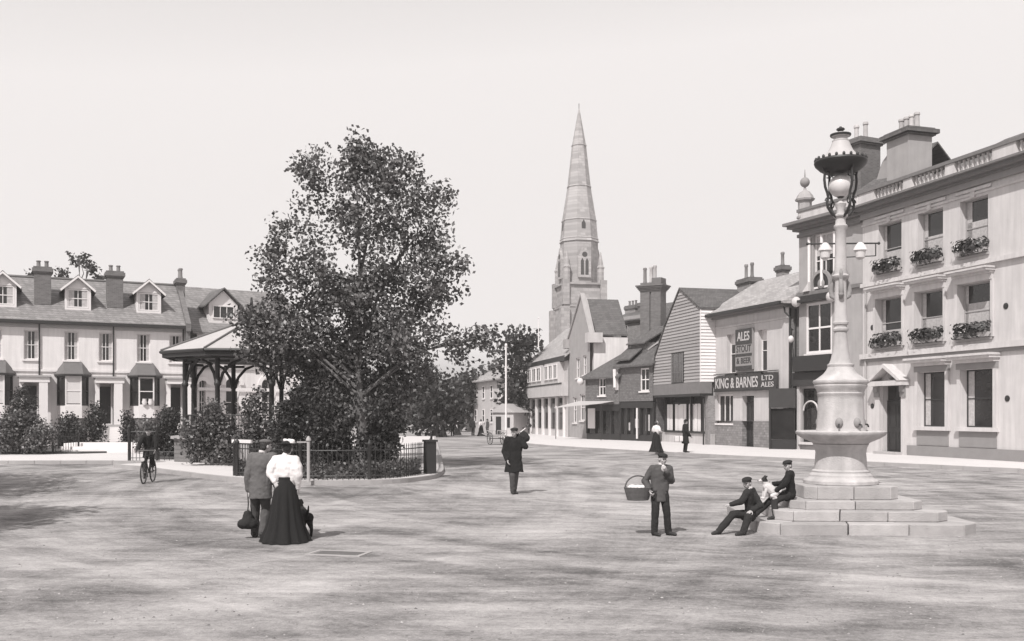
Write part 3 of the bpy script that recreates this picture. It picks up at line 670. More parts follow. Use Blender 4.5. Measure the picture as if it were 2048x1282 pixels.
z = zb + .02; bh = .215
while z < ap[1] - .12:
    e = span(z + bh * .55)
    if e:
        x0, x1 = e
        if wz[0] - .1 < z + bh / 2 < wz[1] + .05:
            if wx[0] - .08 > x0: lap("weatherboard", x0, wx[0] - .08, z, bh, gab)
            if x1 > wx[1] + .08: lap("weatherboard", wx[1] + .08, x1, z, bh, gab)
        else: lap("weatherboard", x0, x1, z, bh, gab)
    z += bh
o = window(gab, (wx[0] + wx[1]) / 2, wz[0], wx[1] - wx[0], wz[1] - wz[0], y=-.02, cols=2, rows=3, fm=dark, fr=.07, sill=False)
for i in range(6): MB().box(-.02, .02, -.06, -.035, .05, wz[1] - wz[0] - .05).build("window_bar", trimg, o, loc=(-.5 * (wx[1] - wx[0]) + (i + .5) * (wx[1] - wx[0]) / 6, 0, 0))
# side boards on the flank that faces the square, painted paler as the sunlit side
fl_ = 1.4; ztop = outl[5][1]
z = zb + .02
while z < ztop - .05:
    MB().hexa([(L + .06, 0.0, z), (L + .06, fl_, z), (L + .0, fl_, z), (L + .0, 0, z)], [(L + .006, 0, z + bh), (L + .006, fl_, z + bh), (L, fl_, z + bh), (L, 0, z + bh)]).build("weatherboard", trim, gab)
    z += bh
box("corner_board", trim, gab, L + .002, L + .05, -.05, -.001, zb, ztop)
# roof
m = MB(); ov = .12
m.slab([(ap[0], -ov, ap[1] + .14), (L + .1, -ov, ztop + .12), (L + .1, 2.2, ztop + .12), (L + 3.0, 6.5, ztop - .4), (ap[0], 6.5, ap[1] + .14)], .12)
for i in range(2, 4): pass
pl = [outl[1], outl[2], outl[3], ap]
for i in range(3):
    (x0, z0_), (x1, z1_) = pl[i], pl[i + 1]; m.slab([(x0 - .08, -ov, z0_ + .12), (x1 - .0, -ov, z1_ + .135), (x1 - .0, dep, z1_ + .135), (x0 - .08, dep, z0_ + .12)], .12)
m.build("roof", tiles, gab)
# bressumer under the boards and the shop front below
box("jetty_beam", cornm, gab, -.05, L + .04, -.07, .8, 3.5, zb)
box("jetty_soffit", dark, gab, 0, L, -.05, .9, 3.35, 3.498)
box("wall", render_g, gab, 0, L, 1.2, 6, 0, 3.35); box("wall", brickm, gab, L - .45, L, .55, 1.199, .1, 3.35)
sx0, sx1 = FG.s(1321), FG.s(1411, .6) - .35
sx1 = L - .6; sx0 = L * .12
fr_ = MB()
for x in (sx0, (sx0 + sx1) * .62, sx1): fr_.box(x - .07, x + .07, .62, .74, .95, 3.35)
fr_.box(sx0 - .07, sx1 + .07, .60, .739, .84, .949); sf = fr_.build("shop_front", dark, gab)
box("stall_riser", plaster, gab, 0, L, .70, 1.19, .0, .835); box("window_glass", glass, sf, sx0, sx1, .80, .82, .95, 3.34)
nb = 14
for i in range(nb):
    a, b = sx0 + .1 + (sx1 - sx0 - .2) * i / nb, sx0 + .1 + (sx1 - sx0 - .2) * (i + 1) / nb
    k = (i * 7 % 5) * .012
    MB().hexa([(a + .02, .755 + k, .98), (b - .02, .765 + k, .98), (b - .02, .78 + k, .98), (a + .02, .772 + k, .98)], [(a + .01, .755 + k, 2.85 - (i % 3) * .1), (b - .01, .765 + k, 2.85 - (i % 2) * .12), (b - .01, .78 + k, 2.85), (a + .01, .772 + k, 2.85)]).build("shop_blind", c_white, sf)
m = MB().tube((sx1 + .42, .3, .1), (sx1 + .42, .3, 3.2), .06); m.build("shop_post", dark, gab)
chimney(gab, FG.s(1372) + .2, 4.6, ap[1] - .6, 1.75, .9, 1.35, pots=2, ph=1.05, m=brickm, pm=potm, capw=.12)

# chimney stacks that stand on roofs behind: the houses they belong to
def back_house(label, x0, y0, w, d, ze, zr, rz, mwall, mroof, hip=1.6):
    t = thing("rear_house", label, "house", (x0, y0, 0), rz)
    MB().wall(0, w, 0, ze, [], t=.1).build("wall", mwall, t); box("wall", mwall, t, 0, w, .11, d, 0, ze)
    gableroof(0, w, 0, d, ze, zr, .3, .12, hip, hip).build("roof", mroof, t)
    return t
p = W(1212, 640, 88)
rh = back_house("grey parapeted house behind the low tiled shops with a row of clay pots", p.x, 88, 6.8, 7, p.z - .15, p.z + 1.35, -1.0, brickm, slated)
box("parapet", render_g, rh, -.05, 6.25, -.2, .1, p.z - .5, p.z + .05)
window(rh, 2.6, p.z - 1.9, 1.0, 1.2, y=-.03, fm=trimg)
chimney(rh, 1.0, 2.3, p.z + .2, 1.4, .7, 1.15, pots=3, ph=.45, m=brickm, capw=.08, pr=.13)
chimney(rh, 3.4, 2.0, p.z + .4, 1.9, .7, 1.0, pots=2, ph=1.25, m=brickd, capw=.08, pr=.2)
p2 = W(1307, 690, 79)
rh2 = back_house("rear house carrying the tallest clustered brick chimney stack of the street", p2.x - 2.6, 80.5, 6, 6, 7.4, 9.2, -1.0, brickm, tiles, .5)
p3 = W(1306, 690, 77.5)
st = thing("chimney_stack", "tallest clustered brick chimney stack with a corbelled cap above the old tiled shops", "chimney", (p3.x, 77.5, 0), -.55)
b = MB(); b.box(-.86, -.06, -.55, .55, 5.5, 11.8); b.box(.06, .88, -.55, .55, 5.5, 11.8); b.box(-.06, .06, -.42, .42, 5.5, 11.8)
for i in range(5): b.box(-.88 - .07 * i, .90 + .07 * i, -.57 - .07 * i, .57 + .07 * i, 11.8 + .11 * i, 11.91 + .11 * i)
b.box(-.85, .9, -.55, .55, 12.35, 12.55); b.box(.1, .9, -.5, .5, 12.55, 12.9)
b.build("stack", brickd, st)
for x, h, mm in ((-.66, 1.3, potm), (-.14, 1.35, potw), (.16, 1.45, potw)):
    MB().lathe([(.15, 0), (.17, .1), (.14, .25), (.13, h - .2), (.17, h - .12), (.14, h)], 12, (x, .1 * x, 12.5)).build("chimney_pot", mm, st, smooth=True)

# ------------------------------------------------------------------ low tiled shops
FC = Fac(1239, 75.1, 1306, 71.3)
c2 = FC.thing("tiled_shop", "hung tile shop beside the weatherboarded gable with a dark shop window", "shop")
L = FC.L; ze = 6.1
ow = (FC.s(1280), FC.s(1298), 3.85, 5.55)
MB().wall(0, L, 3.1, ze, [ow], t=.3).build("wall", hung, c2); box("wall", hung, c2, 0, L, .32, 7, 0, ze)
window(c2, (ow[0] + ow[1]) / 2, ow[2], ow[1] - ow[0], ow[3] - ow[2], y=.1, cols=2, fr=.1)
gableroof(0, L, 0, 7, ze, 8.9, .35, .14).build("roof", tiles, c2)
m = MB().slab([(-.3, 1.0, 7.3), (-.3, -.3, 6.3), (1.8, -.3, 6.3), (1.8, 1.0, 7.3)], .1); m.build("roof_flank", tiles, c2)
dm_ = MB().box(.2, 2.2, .9, 3.2, 6.2, 7.6).build("dormer", hung, c2); MB().slab([(0, .6, 7.55), (2.4, .6, 7.55), (2.2, 3.4, 9.0), (.2, 3.4, 9.0)], .1).build("dormer_roof", tiles, dm_)
MB().slab([(L - 2.4, 1.3, 7.15), (L - 2.2, 1.0, 7.0), (L + .05, 2.6, 8.75), (L - .2, 3.0, 8.85)], .1).build("roof_verge", trimg, c2)
def shopfront(t, L, n, zt=3.05, lit=0.35):
    box("stall_riser", dark, t, 0, L, .12, .5, 0, .6)
    f = MB()
    for i in range(n + 1):
        x = .06 + (L - .12) * i / n; f.box(x - .06, x + .06, .05, .2, .6, zt - .45)
    f.box(0, L, .02, .3, zt - .45, zt); fo = f.build("shop_front", dark, t)
    for i in range(n):
        a, b = .12 + (L - .12) * i / n, (L - .12) * (i + 1) / n
        MB().box(a, b, .2, .22, .61, zt - .46).build("shop_pane", glass, fo)
    return fo
sf = shopfront(c2, L, 5)
box("shop_post", trim, c2, L * .52, L * .52 + .13, -.04, .049, .3, 2.6)
for i, x in enumerate((.9, 2.0, 3.4, 4.4)):
    if x < L - .3: MB().box(x - .25, x + .25, .185, .198, .9 + .2 * (i % 2), 1.5 + .3 * (i % 3)).build("shop_goods", lace, sf)
FD = Fac(1171, 78.6, 1238.6, 75.12)
c1 = FD.thing("hipped_roof_shop", "low hipped tile shop with a long pale awning over its dark shop front", "shop")
L = FD.L; ze = 5.3
ow = (FD.s(1197), FD.s(1211), 3.6, 5.0)
MB().wall(0, L, 2.9, ze, [ow], t=.3).build("wall", hung, c1); box("wall", hung, c1, 0, L, .32, 7, 0, ze)
window(c1, (ow[0] + ow[1]) / 2, ow[2], ow[1] - ow[0], ow[3] - ow[2], y=.1, cols=2, fr=.1)
gableroof(0, L, 0, 7, ze, 7.8, .35, .14, hip0=2.8).build("roof", tiles, c1)
box("party_post", trim, c1, L - .35, L - .1, -.14, -.003, 4.0, 5.6); MB().tube((L - .2, -.3, 5.6), (L - .2, -.25, 4.2), .14).build("rain_hopper", trim, c1)
shopfront(c1, L, 4, 2.85)
box("door_poster", c_white, c1, .35, 1.25, -.05, .0, 1.0, 2.6)
MB().ell((-.15, -.4, 4.75), (.3, .3, .3), 10, 8).build("hanging_lamp", globe, c1, smooth=True)
aw = thing("shop_awning", "long pale canvas awning drawn out over the dark shop fronts", "awning", (FD.a.x, FD.a.y, 0), FD.rz)
L2 = L * .86
MB().slab([(-1.6, -2.0, 2.66), (L2, -1.3, 2.98), (L2, -.06, 3.16), (-.8, -.06, 3.2)], .03).build("canvas", awn, aw)
for x, y in ((-1.45, -1.9), (L2 - .1, -1.25)): MB().tube((x, y, .13), (x, y, 2.6 + (.3 if x > 0 else 0)), .03).build("awning_pole", iron, aw)
# ------------------------------------------------------------------ steep gabled stone house
FB = Fac(1137, 85.8, 1180, 79.0)
gb = FB.thing("steep_gabled_house", "pale stone house with a steep narrow gable below the church spire", "house")
L = FB.L; am = FB.s(1163)
zk = FB.z(1178, 664); za = FB.z(1163, 588)
ops = [(FB.s(1152), FB.s(1159), 5.2, 6.9), (FB.s(1166), FB.s(1173), 5.4, 7.0), (FB.s(1146), FB.s(1154), 1.4, 3.6), (FB.s(1160), FB.s(1170), 1.6, 3.8)]
MB().wall(0, L, 0, zk - .6, ops, t=.3).build("wall", render_g, gb); box("wall", stucco, gb, 0, L, .32, 3.2, 0, zk - .4)
MB().prism([(0, zk - .598), (L, zk - .598), (L, zk), (am + .5, za - .6), (am, za - .2), (am - .5, za - .6), (0, zk)], 0, .4).build("gable", render_g, gb)
m = MB().slab([(-.2, -.12, zk - .1), (am, -.12, za + .1), (am, .25, za + .1), (-.2, .25, zk - .1)], .22); m.slab([(am, -.12, za + .1), (L + .2, -.12, zk - .1), (L + .2, .25, zk - .1), (am, .25, za + .1)], .22); m.build("gable_coping", render_g, gb)
box("kneeler", plaster, gb, L - .2, L + .6, -.35, .9, zk - .9, zk - .1); box("kneeler", render_g, gb, -.6, .2, -.35, .8, zk - .9, zk - .1)
m = MB().slab([(-.1, .5, zk - .2), (am, .5, za - .4), (am, 3.2, za - .4), (-.1, 3.2, zk - .2)], .1); m.slab([(am, .5, za - .4), (L + .1, .5, zk - .2), (L + .1, 3.2, zk - .2), (am, 3.2, za - .4)], .1); m.build("roof", slated, gb)
for a, b, c, d in ops: window(gb, (a + b) / 2, c, b - a, d - c, y=.12, fr=.09, cols=2)
# ------------------------------------------------------------------ far pale shop with bays
FA = Fac(1058, 101, 1137, 85.6)
sa = FA.thing("bay_fronted_shop", "pale two storey shop with paired upper bays and tall shop windows at the far end", "shop")
L = FA.L; ze = 7.6
MB().wall(0, L, 0, ze, [], t=.3).build("wall", plaster, sa); box("wall", plaster, sa, 0, L, .31, 8, 0, ze)
gableroof(0, L, 0, 8, ze, 11.0, .4, .14).build("roof", slatel, sa)
box("eaves_board", dark, sa, -.1, L + .1, -.42, -.002, ze - .75, ze - .3)
box("floor_band", plaster, sa, 0, L, -.62, -.003, 3.75, 4.9); box("floor_band_edge", dark, sa, 0, L, -.66, -.621, 4.8, 4.92)
for x0, x1 in ((1066, 1094), (1100, 1128)):
    a, b = FA.s(x0), FA.s(x1)
    by = MB().box(a, b, -.55, -.002, 4.922, ze - .78).build("bay", plaster, sa)
    n = 3
    for i in range(n): window(sa, a + (b - a) * (i + .5) / n, 5.3, (b - a) / n - .35, 1.35, y=-.62, fr=.1, cols=2, rows=1, sill=False)
a, b = FA.s(1063), FA.s(1131)
for i in range(5):
    x = a + (b - a) * (i + .5) / 5
    box("shop_pane", glass, sa, x - (b - a) / 10 + .3, x + (b - a) / 10 - .3, -.05, -.003, .8, 3.6)
    for q in (-1, 1): box("shop_pilaster", trim, sa, x + q * ((b - a) / 10 - .15) - .1, x + q * ((b - a) / 10 - .15) + .1, -.2, -.004,   .1, 3.7)
fp = thing("flagpole", "thin white flagpole rising from the roof of the far pale shop", "flagpole", tuple(W(1077, 690, 97)), 0)
MB().tube((0, 0, -.3), (0, 0, 2.6), .06, .035).build("pole", trim, fp, smooth=True); MB().ell((0, 0, 2.66), (.08, .08, .08), 8, 6).build("pole_ball", trim, fp)

# ------------------------------------------------------------------ church with spire
CY = 150.0; pc = W(1158, 640, CY)
chu = thing("church", "tall stone church tower with a slender octagonal spire rising behind the street", "church", (pc.x, CY, 0), math.radians(12))
def cz(py): return CAMH - (py - HY) * CY / FPX
k = CY / FPX
a2 = 41 * k
MB().box(-a2, a2, -a2, a2, 0, cz(616)).build("tower", church, chu)
MB().box(-a2 * .93, a2 * .93, -a2 * .93, a2 * .93, cz(616), cz(572)).build("tower_stage", church, chu)
for z in (cz(616), cz(572)): MB().box(-a2 * 1.04, a2 * 1.04, -a2 * 1.04, a2 * 1.04, z - .14, z + .14).build("string_course", church, chu)
def octo(r): return [(r * math.cos(math.pi / 8 + math.pi / 4 * i), r * math.sin(math.pi / 8 + math.pi / 4 * i)) for i in range(8)]
c8 = 1 / math.cos(math.pi / 8)
MB().lathe([(36.5 * k * c8, cz(572)), (35 * k * c8, cz(484))], 8, rot=math.pi / 8).build("belfry", church, chu)
MB().lathe([(37.5 * k * c8, cz(486)), (35 * k * c8, cz(480)), (32 * k * c8, cz(443)), (21.8 * k * c8, cz(375)), (13.3 * k * c8, cz(292)), (1.0 * k, cz(218))], 8, rot=math.pi / 8).build("spire", shingle, chu)
for py, r in ((480, 35.4), (443, 32.4), (375, 22.2), (292, 13.6)): MB().lathe([(r * k * c8, cz(py) - .12), ((r + .9) * k * c8, cz(py)), (r * k * c8, cz(py) + .14)], 8, rot=math.pi / 8).build("spire_band", church, chu)
MB().tube((0, 0, cz(219)), (0, 0, cz(207)), .05).build("finial_rod", iron, chu)
pn = MB().lathe([(.5, 0), (.5, 2.2), (.6, 2.3), (.6, 2.45), (.45, 2.6), (.08, 4.6), (.02, 4.8)], 8).mesh("pinnacle", shingle)
bt = MB().box(-.5, .5, -.5, .5, 0, cz(572) - cz(616) + .4).mesh("buttress", church)
bt2 = MB().box(-.65, .65, -.65, .65, 0, cz(616) - .2).mesh("buttress", church)
for sx in (-1, 1):
    for sy in (-1, 1):
        put("pinnacle", pn, chu, (sx * a2 * .84, sy * a2 * .84, cz(572) + .13)); put("buttress", bt, chu, (sx * a2 * .93, sy * a2 * .93, cz(616) + .15)); put("buttress", bt2, chu, (sx * a2 * 1.0, sy * a2 * 1.0, 0))
for q in range(4):
    R = Matrix.Rotation(math.pi / 2 * q, 4, 'Z'); y = -36.0 * k - .02
    lu = MB(); lu.prism([(-1.0, cz(560)), (1.0, cz(560)), (1.0, cz(520)), (0, cz(498)), (-1.0, cz(520))], y - .35, y + .2); o = lu.build("lucarne", shingle, chu); o.rotation_euler = (0, 0, math.pi / 2 * q)
    for x in (-.36, .36):
        lo = MB().prism([(x - .24, cz(555)), (x + .24, cz(555)), (x + .24, cz(528)), (x, cz(522)), (x - .24, cz(528))], y - .37, y - .351); lo.build("louvre_opening", churchd, o)
    lo = MB().prism([(.42 * math.cos(2 * math.pi * i / 10), cz(515) + .42 * math.sin(2 * math.pi * i / 10)) for i in range(10)], y - .372, y - .352); lo.build("trefoil_opening", churchd, o)
    y2 = -32.5 * k; s2 = MB().prism([(-.3, cz(463)), (.3, cz(463)), (.3, cz(452)), (0, cz(445)), (-.3, cz(452))], y2 - .1, y2 + .6); o2 = s2.build("spire_light", churchd, chu); o2.rotation_euler = (0, 0, math.pi / 2 * q)
    MB().box(-a2 * .8, a2 * .8, -a2 * .955, -a2 * .931, cz(612), cz(596)).build("tower_panel", churchd if False else church, chu).rotation_euler = (0, 0, math.pi / 2 * q)
MB().slab([(a2, -5, 7), (a2 + 16, -5, 7), (a2 + 16, 0, 13), (a2, 0, 13)], .2).slab([(a2 + 16, 5, 7), (a2, 5, 7), (a2, 0, 13), (a2 + 16, 0, 13)], .2).build("nave_roof", slated, chu)
MB().box(a2, a2 + 16, -4.6, 4.6, 0, 7.2).build("nave", church, chu)

# ------------------------------------------------------------------ far two storey house down the street
FH = Fac(931, 122, 1010, 104)
fh = FH.thing("far_house", "distant pale two storey house among trees at the end of the street", "house")
L = FH.L; ze = 6.3
MB().wall(0, L, 0, ze, [], t=.2).build("wall", plaster, fh); box("wall", plaster, fh, 0, L, .21, 8, 0, ze)
gableroof(0, L, 0, 8, ze, 8.6, .5, .15, 2.5, 2.5).build("roof", slatel, fh)
for i in range(5):
    for z in (1.2, 3.9):
        x = L * (i + .5) / 5; window(fh, x, z, 1.1, 1.5, y=-.04, fr=.1)
chimney(fh, L * .55, 4, 8.0, 1.2, .8, 1.7, pots=2, m=plaster)
sb = thing("low_outbuilding", "low pale outbuilding at the foot of the white pole down the street", "outbuilding", (GX(985, 98), 98, 0), -.5)
MB().box(0, 2.4, 0, 3, 0, 2.3).build("wall", plaster, sb); MB().prism([(-.2, 2.3), (2.6, 2.3), (1.2, 3.2)], -.2, 3.2).build("roof", zinc, sb); box("door", dark, sb, .4, 1.0, -.03, -.002, .1, 1.9); box("window", dark, sb, 1.5, 2.0, -.03, -.002, .8, 1.8)
pl = thing("telegraph_pole", "tall pale pole standing alone at the kerb down the street", "pole", tuple(G(1012, 889)), 0)
MB().tube((0, 0, -.2), (0, 0, 6.9), .085, .055, 10).build("shaft", trim, pl, smooth=True); MB().ell((0, 0, 7.0), (.10, .10, .13), 10, 8).build("cap", trim, pl)

# ------------------------------------------------------------------ white terrace on the left
FT = Fac(0, 58.0, 392, 63.0)
U = (FT.s(370) - FT.s(83)) / 2; ze = 7.74
hs = thing("terraced_house", "middle white terraced house with a blind drawn in its bay and dark shrubs at its steps", "house", (0, 0, 0), FT.rz, "white terraced houses")
o0 = FT.s(83)
def ts(px): return FT.s(px) - o0
u1 = (ts(128), ts(157)); u2 = (ts(197), ts(226)); UW = [(ts(128.5), ts(157), 5.45, 7.2), (ts(197.5), ts(226), 5.45, 7.2)]
dr = (ts(197), ts(222), 1.55, 4.05)
MB().wall(0, U, 0, ze, UW + [dr], t=.35).build("wall", stucco, hs); box("wall", stucco, hs, 0.005, U - .005, .37, 8, 0, ze)
for a, b, c, d in UW: window(hs, (a + b) / 2, c, b - a, d - c, y=.16, cols=2, rows=2, drop=-.26)
box("string_course", stucco, hs, 0, U, -.08, -.002, 4.72, 4.86)
box("eaves_gutter", dark, hs, 0, U, -.42, -.02, ze - .14, ze + .05); box("eaves_frieze", trimg, hs, 0, U, -.10, -.002, ze - .36, ze - .141)
zr = 10.9; yr = 4.2
m = MB(); m.slab([(0, -.36, ze + .02), (U, -.36, ze + .02), (U, yr, zr), (0, yr, zr)], .12); m.slab([(U, 8.4, ze), (0, 8.4, ze), (0, yr, zr), (U, yr, zr)], .12); m.build("roof", slate, hs)
MB().tube((0, yr, zr + .02), (U, yr, zr + .02), .10).build("ridge_tile", lead, hs)
MB().tube((U - .12, -.09, .1), (U - .12, -.09, ze - .15), .045).build("drain_pipe", dark, hs)
# dormer
dx = ts(157.5); dw = .74; y0 = .9; zd0, zd1 = 8.75, 9.95
dmr = MB(); dmr.wall(dx - dw, dx + dw, zd0 - .25, zd1, [(dx - dw + .12, dx + dw - .12, zd0, zd1 - .02)], y=y0, t=.1)
dmr.quad((dx - dw, y0, zd0 - .25), (dx - dw, y0, zd1), (dx - dw, 4, zd1), (dx - dw, 4, zd0 - .25)); dmr.quad((dx + dw, y0, zd0 - .25), (dx + dw, 4, zd0 - .25), (dx + dw, 4, zd1), (dx + dw, y0, zd1))
dmr.prism([(dx - dw, zd1), (dx + dw, zd1), (dx, zd1 + .72)], y0, 4.0)
db = dmr.build("dormer", trim, hs)
m = MB(); m.slab([(dx - dw - .28, y0 - .25, zd1 - .12), (dx, y0 - .25, zd1 + .86), (dx, 4, zd1 + .86), (dx - dw - .28, 4, zd1 - .12)], .09); m.slab([(dx, y0 - .25, zd1 + .86), (dx + dw + .28, y0 - .25, zd1 - .12), (dx + dw + .28, 4, zd1 - .12), (dx, 4, zd1 + .86)], .09); m.build("dormer_roof", slated, db)
m = MB()
for q in (-1, 1): m.prism([(dx, zd1 + .80), (dx, zd1 + .66), (dx + q * (dw + .24), zd1 - .22), (dx + q * (dw + .28), zd1 - .10)], y0 - .30, y0 - .252)
m.build("bargeboard", trim, db)
wd = window(hs, dx, zd0 + .02, 2 * dw - .26, zd1 - zd0 - .06, y=y0 + .05, cols=2, rows=2, sill=False, drop=-.3, fr=.07, name="dormer_window")
# chimney on the left party wall, standing on the front slope
chimney(hs, .08, 1.75, 8.9, .95, 1.0, 2.35, pots=2, ph=.42, m=brickd, capw=.12, pr=.15)
# bay window
bx0, bx1 = ts(114), ts(177); zb0, zb1 = 1.9, 4.45; pr_ = .95; ins = .42
def bayring(z, e=0.0): return [(bx0 - e, -.005, z), (bx0 + ins - e * .4, -pr_ - e, z), (bx1 - ins + e * .4, -pr_ - e, z), (bx1 + e, -.005, z)]
m = MB(); m.hexa(bayring(1.9), bayring(2.66)); bay = m.build("bay_window", trim, hs)
m = MB(); m.hexa(bayring(0, -.08), bayring(1.9, -.08)); m.build("bay_base", brickd, hs)
m = MB(); lo, hi = bayring(zb1, .15), bayring(zb1 + .14, .15); m.hexa(lo, hi); m.build("bay_cornice", dark, hs)
m = MB(); c = (bx0 + bx1) / 2; q = bayring(zb1 + .14, .18); m.slab([q[0], q[1], (c - .5, -.01, 5.35)], .05); m.slab([q[1], q[2], (c + .5, -.01, 5.35), (c - .5, -.01, 5.35)], .05); m.slab([q[2], q[3], (c + .5, -.01, 5.35)], .05); m.build("bay_roof", lead, hs)
r0 = bayring(2.66); r1 = bayring(zb1)
fx0, fx1 = bx0 + ins, bx1 - ins
window(hs, (fx0 + fx1) / 2, 2.66, fx1 - fx0, zb1 - 2.66, y=-pr_ + .06, rows=2, drop=.97, sill=False, fr=.08, name="bay_sash")
for a, b in ((0, 1), (2, 3)):
    p, q = Vector(r0[a]), Vector(r0[b]); d = (q - p); w_ = d.length - .1
    o = window(hs, 0, 2.66, w_, zb1 - 2.66, rows=2, sill=False, fm=dark, fr=.08, name="bay_sash"); mid_ = (p + q) / 2; o.location = (mid_.x, mid_.y + .05, 2.66); o.rotation_euler = (0, 0, math.atan2(d.y, d.x))
# porch
px0, px1 = ts(189), ts(246)
box("porch_entablature", trim, hs, px0, px1, -1.0, -.002, 4.05, 4.36); box("porch_cornice", trimg, hs, px0 - .08, px1 + .08, -1.1, -.003, 4.361, 4.46)
for x in (ts(234),): MB().box(x - .24, x + .24, -.98, -.55, 1.4, 4.049).build("porch_column", trim, hs)
box("porch_column", trim, hs, px0, px0 + .26, -.5, -.002, 2.6, 4.049)
door(hs, (dr[0] + dr[1]) / 2, 1.55, dr[1] - dr[0] - .02, 2.3, y=.25)
sm = MB()
box("porch_slab", stone2, hs, ts(190), ts(238), -1.4, -.005, 0, 1.5)
st_ = (ts(216), ts(236))
for i in range(8): MB().box(st_[0] - .03 * i, st_[1] + .05 * i, -1.4 - .27 * (i + 1), -1.4 - .27 * i - .001, 0.0, 1.5 - .165 * (i + 1) + .02).build("step", trim, hs)
hs.location = (*(FT.a + FT.d * o0), 0)
h2 = copy_tree(hs); h2.location = (*(FT.a + FT.d * (o0 + U)), 0); h2["label"] = "right hand white terraced house whose gable end adjoins the brick house behind the bandstand"
h3 = copy_tree(hs); h3.location = (*(FT.a + FT.d * (o0 - U)), 0); h3["label"] = "white terraced house at the left edge of the square with a creeper over its porch"
h4 = copy_tree(hs); h4.location = (*(FT.a + FT.d * (o0 - 2 * U)), 0); h4["label"] = "white terraced house cut off by the left edge of the photo"
# gable end wall and stack of the right hand house; dark brick paints the parapet's shade
s_ = U
m = MB().prism([(0, 0), (0, 0)], 0, 0) if False else MB()
m.hexa([(U + .003, -.3, 0), (U + .28, -.3, 0), (U + .28, 8.3, 0), (U + .003, 8.3, 0)], [(U + .003, -.3, ze + .1), (U + .28, -.3, ze + .1), (U + .28, 8.3, ze + .1), (U + .003, 8.3, ze + .1)])
m.slab([(U + .003, -.45, ze + .2), (U + .32, -.45, ze + .2), (U + .32, yr, zr + .25), (U + .003, yr, zr + .25)], .5); m.build("gable_parapet", brickd, h2)
chimney(h2, U + .2, 3.7, 9.6, .5, 1.0, 1.7, pots=2, ph=.7, m=brickd, rowx=False, pr=.15)
for i, (h, dr_) in enumerate(((h3, 0), (h2, 1))):     # the blinds are not alike
    for c in list(h.children):
        if c.name.startswith("bay_sash"):
            for b_ in list(c.children):
                if b_.name.startswith("blind") and h is h2: b_.scale = (1, 1, 1); b_.location.z = .0; bpy.data.objects.remove(b_)
# vases in the bay of the right hand house
for x in (.55, 1.15): MB().lathe([(.10, 0), (.16, .18), (.11, .34), (.13, .4)], 10, (bx0 + ins + x * .6, -pr_ - .06, 2.7)).build("flower_pot", c_white, h2, smooth=True)

# ------------------------------------------------------------------ brick house with arches behind the bandstand
FQ = Fac(394, 66.0, 600, 70.0)
qh = FQ.thing("arched_window_house", "pale brick house with round arched ground floor windows seen through the bandstand", "house")
L = FQ.L; ze = 8.0
aw_ = [(FQ.s(386), FQ.s(411)), (FQ.s(452), FQ.s(478)), (FQ.s(524), FQ.s(552))]
aw_ = [(max(a, .15), b) for a, b in aw_]
MB().wall(0, L, 0, ze, [(a, b, 2.1, 4.6) for a, b in aw_], t=.35).build("wall", stucco, qh); box("wall", brickp, qh, 0, L, .37, 8, 0, ze)
for i, (a, b) in enumerate(aw_):
    window(qh, (a + b) / 2, 2.1, b - a, 2.5, y=.2, cols=2, rows=3, drop=.0)
    m = MB(); c = (a + b) / 2; r = (b - a) / 2 + .06
    for j in range(14):
        t0, t1 = math.pi * j / 14, math.pi * (j + 1) / 14
        m.prism([(c + r * math.cos(t0), 4.15 + r * math.sin(t0)), (c + (r + .26) * math.cos(t0), 4.15 + (r + .26) * math.sin(t0)), (c + (r + .26) * math.cos(t1), 4.15 + (r + .26) * math.sin(t1)), (c + r * math.cos(t1), 4.15 + r * math.sin(t1))], -.12, -.003)
    m.build("window_arch", trim, qh)
    m = MB()
    for q in (-1, 1):
        m.prism([(c + q * r, 4.15), (c + q * r, 4.62), (c, 4.62 + r * .62)][:3] if False else [(c + q * (r + .02), 4.62), (c + q * (r + .02), 4.2), (c + q * r * .72, 4.15 + r * .70), (c + q * r * .3, 4.15 + r * .95), (c + q * .0, 4.62)], -.02, .1)
    m.build("arch_spandrel", stucco, qh)
box("string_course", trim, qh, 0, L, -.16, -.13, 3.75, 3.95)
box("string_course", trimg, qh, 0, L, -.1, -.002, 5.2, 5.4)
for px in (420, 500):
    a = FQ.s(px); window(qh, a, 5.7, 1.0, 1.6, y=-.04)
gableroof(0, L, 0, 9, ze, 11.3, .4, .14).build("roof", slate, qh)
a = FQ.s(452); dw = 1.0; d_ = MB().box(a - dw, a + dw, .6, 4, 8.3, 9.75).prism([(a - dw, 9.75), (a + dw, 9.75), (a, 10.7)], .6, 4.2).build("dormer", trim, qh)
m = MB(); m.slab([(a - dw - .35, .3, 9.6), (a, .3, 10.9), (a, 4.4, 10.9), (a - dw - .35, 4.4, 9.6)], .1); m.slab([(a, .3, 10.9), (a + dw + .35, .3, 9.6), (a + dw + .35, 4.4, 9.6), (a, 4.4, 10.9)], .1); m.build("dormer_roof", slated, d_)
window(qh, a, 8.75, 1.5, .9, y=.56, cols=3, rows=1, sill=False, fr=.07)
